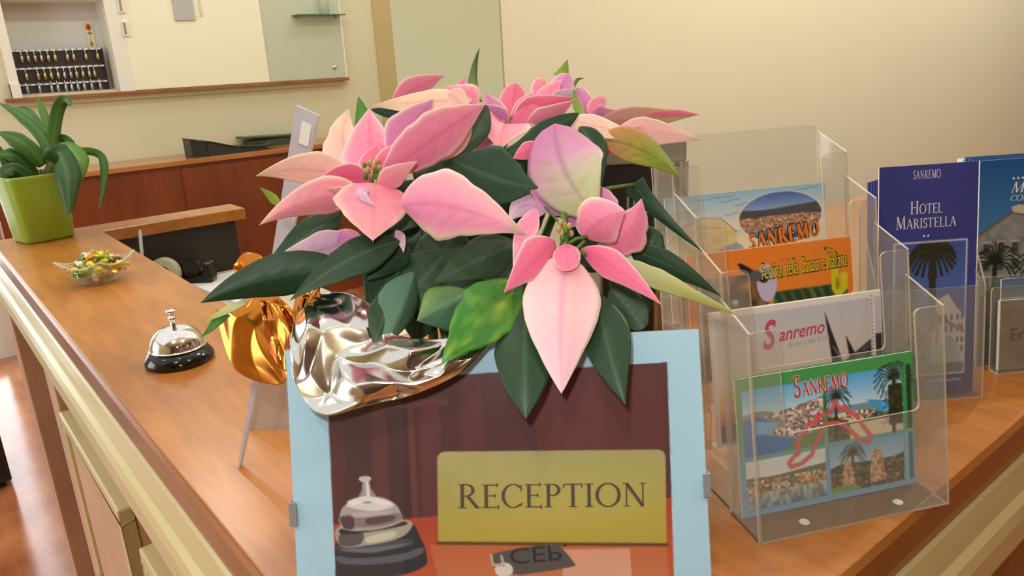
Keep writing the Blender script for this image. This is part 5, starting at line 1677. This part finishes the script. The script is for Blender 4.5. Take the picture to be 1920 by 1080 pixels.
B_('ovate', [(752, 386, .477), (850, 388, .46), (988, 440, .452)], 134, c_pinkgreen, cup=.12, lobes=.03, asym=0.0)
# upper back
B_('ovate', [(736, 192, .57), (785, 163, .575), (834, 141, .58)], 48, c_pink, roll=15)
B_('broad', [(885, 218, .56), (860, 190, .563), (838, 162, .567)], 86, c_pink, roll=-20)
B_('ovate', [(885, 188, .553), (795, 192, .55), (694, 199, .548)], 50, c_cream2, roll=25)
B_('ovate', [(840, 175, .548), (860, 190, .546), (882, 215, .545)], 44, c_cream, roll=10)
B_('spike', [(862, 172, .58), (866, 158, .585), (873, 146, .59)], 28, c_deep)
G_('spike', [(890, 188, .565), (888, 140, .575), (899, 90, .58)], 27, c_spike, roll=25)
G_('spike', [(684, 232, .53), (678, 206, .532), (672, 181, .535)], 38, c_green, cup=.0)
G_('lance', [(695, 205, .552), (750, 214, .552), (810, 216, .55)], 20, c_dark)
G_('ovate', [(745, 225, .55), (760, 245, .548), (772, 275, .545)], 60, c_dark2)
# ---- second flower head, top right of centre
B_('round', [(958, 250, .56), (962, 195, .566), (968, 157, .57)], 54, c_deep, cup=.1)
B_('ovate', [(965, 235, .558), (1010, 205, .56), (1074, 183, .56)], 58, c_deep, roll=20)
B_('round', [(968, 236, .555), (985, 205, .556), (1010, 180, .56)], 44, c_deep, roll=-10)
B_('ovate', [(985, 240, .553), (1030, 218, .55), (1078, 186, .546)], 44, c_pink, roll=25)
B_('ovate', [(945, 238, .556), (925, 202, .558), (910, 172, .56)], 44, c_mauve, roll=15)
B_('ovate', [(950, 240, .55), (925, 215, .545), (896, 198, .54)], 44, c_mauve, roll=-25)
B_('heart', [(946, 232, .543), (940, 256, .532), (939, 283, .527)], 102, c_salmon, cup=-.2)
B_('round', [(925, 248, .56), (905, 265, .56), (895, 283, .56)], 38, c_purple)
B_('round', [(1022, 205, .57), (1018, 172, .575), (1022, 150, .58)], 44, c_pink, roll=20)
B_('round', [(1040, 200, .57), (1052, 165, .573), (1068, 140, .577)], 46, c_mauve, roll=-15)
B_('ovate', [(1030, 205, .562), (1058, 185, .563), (1084, 168, .565)], 40, c_palem, roll=20)
B_('ovate', [(1010, 200, .563), (1030, 172, .565), (1055, 150, .57)], 36, c_pink, roll=-25)
B_('ovate', [(1040, 232, .55), (1010, 228, .552), (985, 240, .55)], 30, c_cream)
B_('ovate', [(1060, 215, .56), (1040, 222, .558), (1020, 225, .556)], 26, c_deep, roll=40)
G_('spike', [(1052, 145, .582), (1058, 130, .583), (1064, 112, .585)], 32, c_ygs)
G_('lance', [(1096, 222, .55), (1082, 195, .553), (1076, 165, .556)], 18, c_ygs, roll=30)
G_('lance', [(1078, 165, .556), (1082, 150, .557), (1096, 148, .56)], 7, c_spike)
B_('round', [(1104, 215, .585), (1094, 190, .587), (1082, 165, .59)], 34, c_mauve)
B_('round', [(1108, 215, .583), (1118, 200, .585), (1134, 182, .588)], 32, c_pink)
B_('lance', [(1112, 232, .575), (1210, 222, .573), (1311, 215, .572)], 46, c_tan, roll=20)
B_('lance', [(1215, 213, .570), (1265, 211, .571), (1310, 214, .570)], 13, c_deep)
B_('ovate', [(1108, 212, .58), (1130, 218, .578), (1165, 205, .58)], 40, c_mauve, roll=30)
B_('ovate', [(1155, 250, .565), (1225, 248, .565), (1317, 264, .567)], 56, c_paletan, roll=-15)
B_('lance', [(1062, 224, .547), (1130, 240, .54), (1228, 268, .537)], 42, c_cream, roll=-30, wav=.08)
B_('lance', [(1140, 250, .552), (1175, 246, .55), (1207, 236, .55)], 13, c_deep)
B_('ovate', [(1120, 262, .545), (1200, 280, .53), (1278, 335, .522)], 66, c_yg, roll=15)
B_('ovate', [(1120, 285, .552), (1150, 275, .55), (1180, 270, .548)], 26, c_deep)
# ---- third flower head, right of centre
G_('lance', [(1086, 212, .53), (1010, 255, .52), (940, 297, .51)], 44, c_dark, roll=15)
G_('ovate', [(1086, 238, .525), (1116, 280, .515), (1128, 350, .508)], 50, c_dark, roll=-20)
B_('ovate', [(1012, 268, .505), (985, 285, .502), (960, 297, .50)], 34, c_deep)
B_('broad', [(1040, 232, .505), (1062, 325, .475), (1128, 415, .452)], 150, c_mauvegreen, roll=8, cup=.12)
B_('round', [(1108, 450, .472), (1118, 395, .476), (1128, 350, .48)], 84, c_mauve, lobes=.05)
B_('ovate', [(1140, 468, .468), (1180, 430, .463), (1203, 372, .458)], 84, c_pink, lobes=.06, cup=.2)
B_('broad', [(1092, 442, .46), (1130, 412, .452), (1172, 395, .447)], 100, c_pink, cup=.15)
B_('ovate', [(1005, 392, .468), (982, 440, .457), (962, 500, .45)], 42, c_pink, roll=20)
B_('ovate', [(1040, 452, .455), (1000, 490, .445), (944, 549, .438)], 76, c_deep, roll=-12)
B_('round', [(1058, 458, .45), (1062, 480, .443), (1068, 508, .438)], 52, c_deep)
B_('lance', [(1088, 468, .455), (1160, 506, .44), (1242, 573, .43)], 56, c_deep, roll=12)
B_('broad', [(1062, 478, .45), (1052, 590, .43), (1053, 738, .415)], 150, c_palebig, cup=.1, lobes=.012)
B_('lance', [(1050, 405, .48), (1020, 375, .485), (985, 348, .49)], 32, c_purple)
B_('broad', [(1022, 400, .49), (985, 385, .495), (955, 415, .497)], 62, c_palem)
B_('ovate', [(1064, 430, .472), (1085, 405, .478), (1115, 412, .475)], 30, c_purple)
G_('ovate', [(1118, 462, .478), (1155, 474, .477), (1195, 500, .476)], 50, c_palegreen)
G_('lance', [(1148, 485, .474), (1250, 532, .458), (1396, 596, .45)], 38, c_crg, roll=25, lobes=.05)
G_('lance', [(1165, 462, .485), (1260, 500, .478), (1354, 557, .475)], 48, c_dark, roll=15)
G_('spike', [(1188, 345, .52), (1235, 398, .512), (1318, 472, .505)], 44, c_dark, roll=10)
G_('ovate', [(1190, 425, .50), (1218, 470, .50), (1240, 530, .50)], 68, c_dark2)
G_('round', [(1145, 540, .50), (1178, 575, .495), (1205, 618, .49)], 62, c_dark2)
# ---- lower leaves
G_('ovate', [(975, 528, .462), (905, 595, .437), (826, 684, .418)], 122, c_bright, roll=10, lobes=.04)
G_('broad', [(985, 575, .452), (984, 680, .425), (986, 786, .413)], 114, c_dark, cup=.08)
G_('ovate', [(1120, 548, .457), (1140, 650, .43), (1173, 760, .416)], 96, c_dark, cup=.08)
G_('broad', [(885, 548, .475), (835, 570, .458), (782, 602, .45)], 104, c_tealg, roll=20, cup=.3)
G_('ovate', [(775, 510, .478), (752, 580, .458), (720, 650, .446)], 78, c_teal, roll=-25, cup=.3)
G_('ovate', [(745, 545, .468), (718, 598, .452), (702, 650, .446)], 66, c_dark)
G_('ovate', [(968, 455, .488), (895, 488, .477), (810, 532, .467)], 84, c_dark2, roll=10)
G_('ovate', [(850, 300, .51), (930, 335, .497), (1010, 352, .487)], 124, c_dark, roll=-10)
G_('ovate', [(640, 398, .508), (570, 446, .498), (500, 494, .492)], 62, c_dark, roll=25)
B_('ovate', [(672, 448, .502), (590, 472, .496), (488, 500, .492)], 66, c_palem, roll=-15)
B_('round', [(620, 452, .498), (648, 445, .497), (676, 450, .496)], 32, c_mauve)
G_('broad', [(645, 505, .492), (510, 520, .478), (376, 568, .462)], 84, c_dark, roll=-10, cup=.15)
G_('ovate', [(750, 452, .488), (650, 490, .477), (543, 564, .467)], 72, c_dark, roll=20)
G_('ovate', [(748, 430, .502), (722, 480, .497), (688, 526, .492)], 90, c_dark)
G_('lance', [(528, 390, .502), (508, 368, .497), (486, 351, .492)], 17, c_ygs, roll=20)
G_('lance', [(472, 560, .50), (420, 584, .492), (384, 605, .488)], 15, c_crg, roll=25)
G_('spike', [(420, 585, .495), (400, 610, .49), (378, 632, .488)], 26, c_green, roll=15)
B_('ovate', [(742, 432, .492), (752, 450, .489), (757, 474, .487)], 20, c_palem)
G_('lance', [(912, 196, .525), (890, 255, .522), (850, 305, .52)], 40, c_dark2, roll=20)
B_('lance', [(885, 240, .512), (850, 285, .508), (795, 303, .505)], 20, c_tan)
for x0, y0, x1, y1, d, w_, cf in ((850, 250, 780, 350, .535, 100, c_dark), (800, 340, 740, 440, .525, 110, c_dark2), (840, 470, 742, 600, .502, 110, c_dark), (900, 500, 830, 640, .498, 110, c_dark), (930, 520, 905, 650, .495, 100, c_dark2), (780, 470, 690, 590, .506, 120, c_dark), (1010, 480, 940, 620, .50, 100, c_dark), (1060, 520, 1080, 650, .50, 110, c_dark2), (860, 420, 800, 560, .512, 110, c_dark2), (1180, 470, 1215, 600, .515, 100, c_dark)):
    G_('ovate', [(x0, y0, d + .012), ((x0 + x1) / 2 - 6, (y0 + y1) / 2, d), (x1, y1, d - .004)], w_, cf, roll=12)
# inner foliage that fills the crown
rf = random.Random(9)
for i in range(46):
    a = rf.uniform(0, 6.28)
    r_ = rf.uniform(.1, 1)
    x, y = 880 + 245 * r_ * math.cos(a), 455 + 180 * r_ * math.sin(a)
    d = .54 + .05 * rf.random()
    aa = math.atan2(y - 440, x - 925) + rf.uniform(-.7, .7)
    l = rf.uniform(60, 100)
    G_('ovate', [(x - l * .6 * math.cos(aa), y - l * .6 * math.sin(aa), d + .01), (x, y, d), (x + l * .6 * math.cos(aa), y + l * .6 * math.sin(aa), d + .005)], rf.uniform(95, 140), c_dark if i % 3 else c_dark2, roll=rf.uniform(-30, 30))
def rim(cf):
    def f(t, s, r):
        c = mixc(cf(t, s, r), (250, 200, 236), .16)
        return mixc(c, (252, 234, 214), max(0, abs(s) - .86) * 5.0)
    return f
for i, (nm, a, k) in enumerate(LV):
    kind, pts, wpx, cf = a
    P = [dep(*p) for p in pts]
    dm = sum(p[2] for p in pts) / len(pts)
    m = MB()
    leaf_mesh(m, P, wpx / FPX * dm, kind, rim(cf) if nm == 'bract' and cf not in (c_yg, c_tan, c_mauvegreen) else cf, seed=i, **k)
    m.build(nm, M['leaf'], po, smooth=True, solid=.0005)

# stems and flower centres
def stem(pts, r, nm='stem'):
    P = [dep(*p) for p in pts]
    m = MB(); m.tube(P, r, 8)
    return m.build(nm, M['stem'], po, smooth=True)
base = pot_c + Z3 * .098
for x, y, d, dx in ((705, 345, .505, -.02), (950, 245, .562, 0), (1060, 480, .458, .02), (1110, 235, .585, .03), (860, 215, .57, -.01), (800, 420, .53, -.015)):
    tip = dep(x, y, d)
    m = MB(); b0 = base + FX * dx
    mid = b0.lerp(tip, .5) + Z3 * .01 + (b0 - tip) * .02
    m.tube([bez([b0, mid, tip], t) for t in (0, .2, .4, .6, .8, 1)], [.0045, .0042, .0038, .0034, .003, .0026], 8)
    m.build('stem', M['stem'], po, smooth=True)
for pts, r in (([(1062, 490, .452), (1058, 450, .455), (1056, 400, .465)], .0022), ([(1060, 478, .453), (1030, 462, .456), (1005, 455, .462)], .0012), ([(1060, 460, .455), (1080, 448, .455), (1100, 444, .458)], .0012),
               ([(1062, 470, .453), (1080, 472, .452), (1100, 478, .452)], .0013), ([(1060, 478, .452), (1080, 468, .452), (1096, 452, .455)], .0012), ([(1128, 355, .512), (1160, 350, .515), (1190, 346, .518)], .0013), ([(528, 388, .502), (570, 400, .508), (640, 420, .52)], .0009), ([(985, 352, .49), (1015, 382, .488), (1050, 418, .47)], .0008)):
    stem(pts, r, 'petiole')
for cx, cy, d, n, sp in ((700, 322, .492, 13, 24), (948, 226, .55, 8, 16), (1058, 432, .455, 9, 18), (1112, 236, .58, 4, 10)):
    for i in range(n):
        a = i * 2.4
        r_ = sp * math.sqrt((i + .5) / n)
        p = dep(cx + r_ * math.cos(a) * .8, cy + r_ * math.sin(a), d - .004 + .006 * rf.random())
        m = MB(); m.ball(p, (.0017, .0017, .0024), 8, 6); 
        m.build('flower_bud', M['bud'] if i % 3 else M['stem'], po, smooth=True)
m = MB(); m.tube([dep(706, 355, .492), dep(712, 340, .49), dep(716, 318, .488)], [.003, .0026, .0018], 8); m.build('flower_stalk', M['stem'], po, smooth=True)

# foil wrap: crumpled copper cone round the pot, turned-over flaps
def crumple(seed, nx=7, ny=4):
    """piecewise flat facets over a jittered lattice: creased foil"""
    rr = random.Random(seed)
    H = [[rr.uniform(-1, 1) for _ in range(nx + 2)] for _ in range(ny + 2)]
    J = [[rr.uniform(-.35, .35) for _ in range(nx + 2)] for _ in range(ny + 2)]
    dg = [[rr.random() < .5 for _ in range(nx + 2)] for _ in range(ny + 2)]
    def g(u, v):
        x = min(max(u, 0), .9999) * nx
        y = min(max(v, 0), .9999) * ny
        x += .35 * math.sin(y * 2.1 + seed)
        y += .30 * math.sin(x * 1.7 + seed * 2)
        x = min(max(x, 0), nx - .001); y = min(max(y, 0), ny - .001)
        i, j = int(x), int(y)
        fx, fy = x - i, y - j
        a, b, c, d = H[j][i], H[j][i + 1], H[j + 1][i], H[j + 1][i + 1]
        if dg[j][i]:
            if fx > fy: h = a + (b - a) * fx + (d - b) * fy
            else: h = a + (d - c) * fx + (c - a) * fy
        else:
            if fx + fy < 1: h = a + (b - a) * fx + (c - a) * fy
            else: h = d + (c - d) * (1 - fx) + (b - d) * (1 - fy)
        return h
    return g
def flap(name, top, bot, amp, seed, mat, nu=110, nv=60, bulge=0.0, parent=None, cells=(7, 4)):
    g = crumple(seed, *cells)
    T = [dep(*p) for p in top]
    Bq = [dep(*p) for p in bot]
    vs = []
    for j in range(nv + 1):
        v = j / nv
        for i in range(nu + 1):
            u = i / nu
            a, b = bez(T, u), bez(Bq, u)
            p = a.lerp(b, v)
            n_ = (EYE - p).normalized()
            e = min(1, 6 * v) * min(1, 6 * (1 - v))
            vs.append(p + n_ * (amp * g(u, v) * (.35 + .65 * e) + bulge * math.sin(math.pi * v)))
    fs = [(j * (nu + 1) + i, j * (nu + 1) + i + 1, (j + 1) * (nu + 1) + i + 1, (j + 1) * (nu + 1) + i) for j in range(nv) for i in range(nu)]
    m = MB(); m.add(vs, fs)
    return m.build(name, mat, parent or po, smooth=True, solid=.0003)
g = crumple(3, 16, 3)
m = MB(); vs = []; nu, nv = 96, 14
for j in range(nv + 1):
    v = j / nv
    for i in range(nu):
        a = 2 * math.pi * i / nu
        r_ = .050 + .017 * v + .010 * max(0, v - .8) + .007 * g(abs(((i / nu) * 2) % 2 - 1), v) * .6
        vs.append(pot_c + Vector((r_ * math.cos(a), r_ * math.sin(a), .001 + .118 * v + .006 * v * math.sin(5 * a))))
fs = [(j * nu + i, j * nu + (i + 1) % nu, (j + 1) * nu + (i + 1) % nu, (j + 1) * nu + i) for j in range(nv) for i in range(nu)]
m.add(vs, fs); m.build('foil_wrap', M['copper'], po, smooth=True, solid=.0003)
flap('silver_flap', [(600, 548, .492), (650, 550, .482), (700, 572, .468), (722, 605, .456), (745, 628, .449), (800, 636, .446), (860, 632, .445), (915, 626, .446)],
     [(556, 590, .474), (544, 650, .445), (556, 725, .434), (604, 778, .426), (690, 760, .424), (775, 740, .425), (862, 700, .430), (918, 646, .440)], .0085, 16, M['silver'], bulge=.006, cells=(8, 4))
flap('copper_flap', [(452, 562, .515), (480, 556, .515), (520, 556, .51), (556, 590, .50)], [(408, 604, .525), (440, 692, .512), (520, 722, .500), (548, 690, .492)], .0045, 12, M['copper'], bulge=.003, cells=(4, 2))
flap('copper_flap', [(486, 560, .500), (520, 570, .497), (550, 580, .495)], [(500, 640, .503), (525, 690, .494), (556, 690, .484)], .004, 15, M['copper'], bulge=.004, nu=50, nv=36, cells=(4, 3))
flap('copper_flap', [(438, 498, .525), (458, 474, .53), (488, 478, .528), (500, 500, .52)], [(446, 545, .520), (462, 562, .517), (482, 564, .515), (505, 545, .512)], .002, 21, M['copper'], nu=30, nv=16, cells=(4, 2))
flap('copper_flap', [(548, 590, .49), (556, 550, .495), (572, 520, .50), (600, 510, .50)], [(552, 610, .485), (560, 600, .485), (575, 580, .488), (600, 560, .49)], .002, 22, M['copper'], nu=30, nv=16, cells=(4, 2))
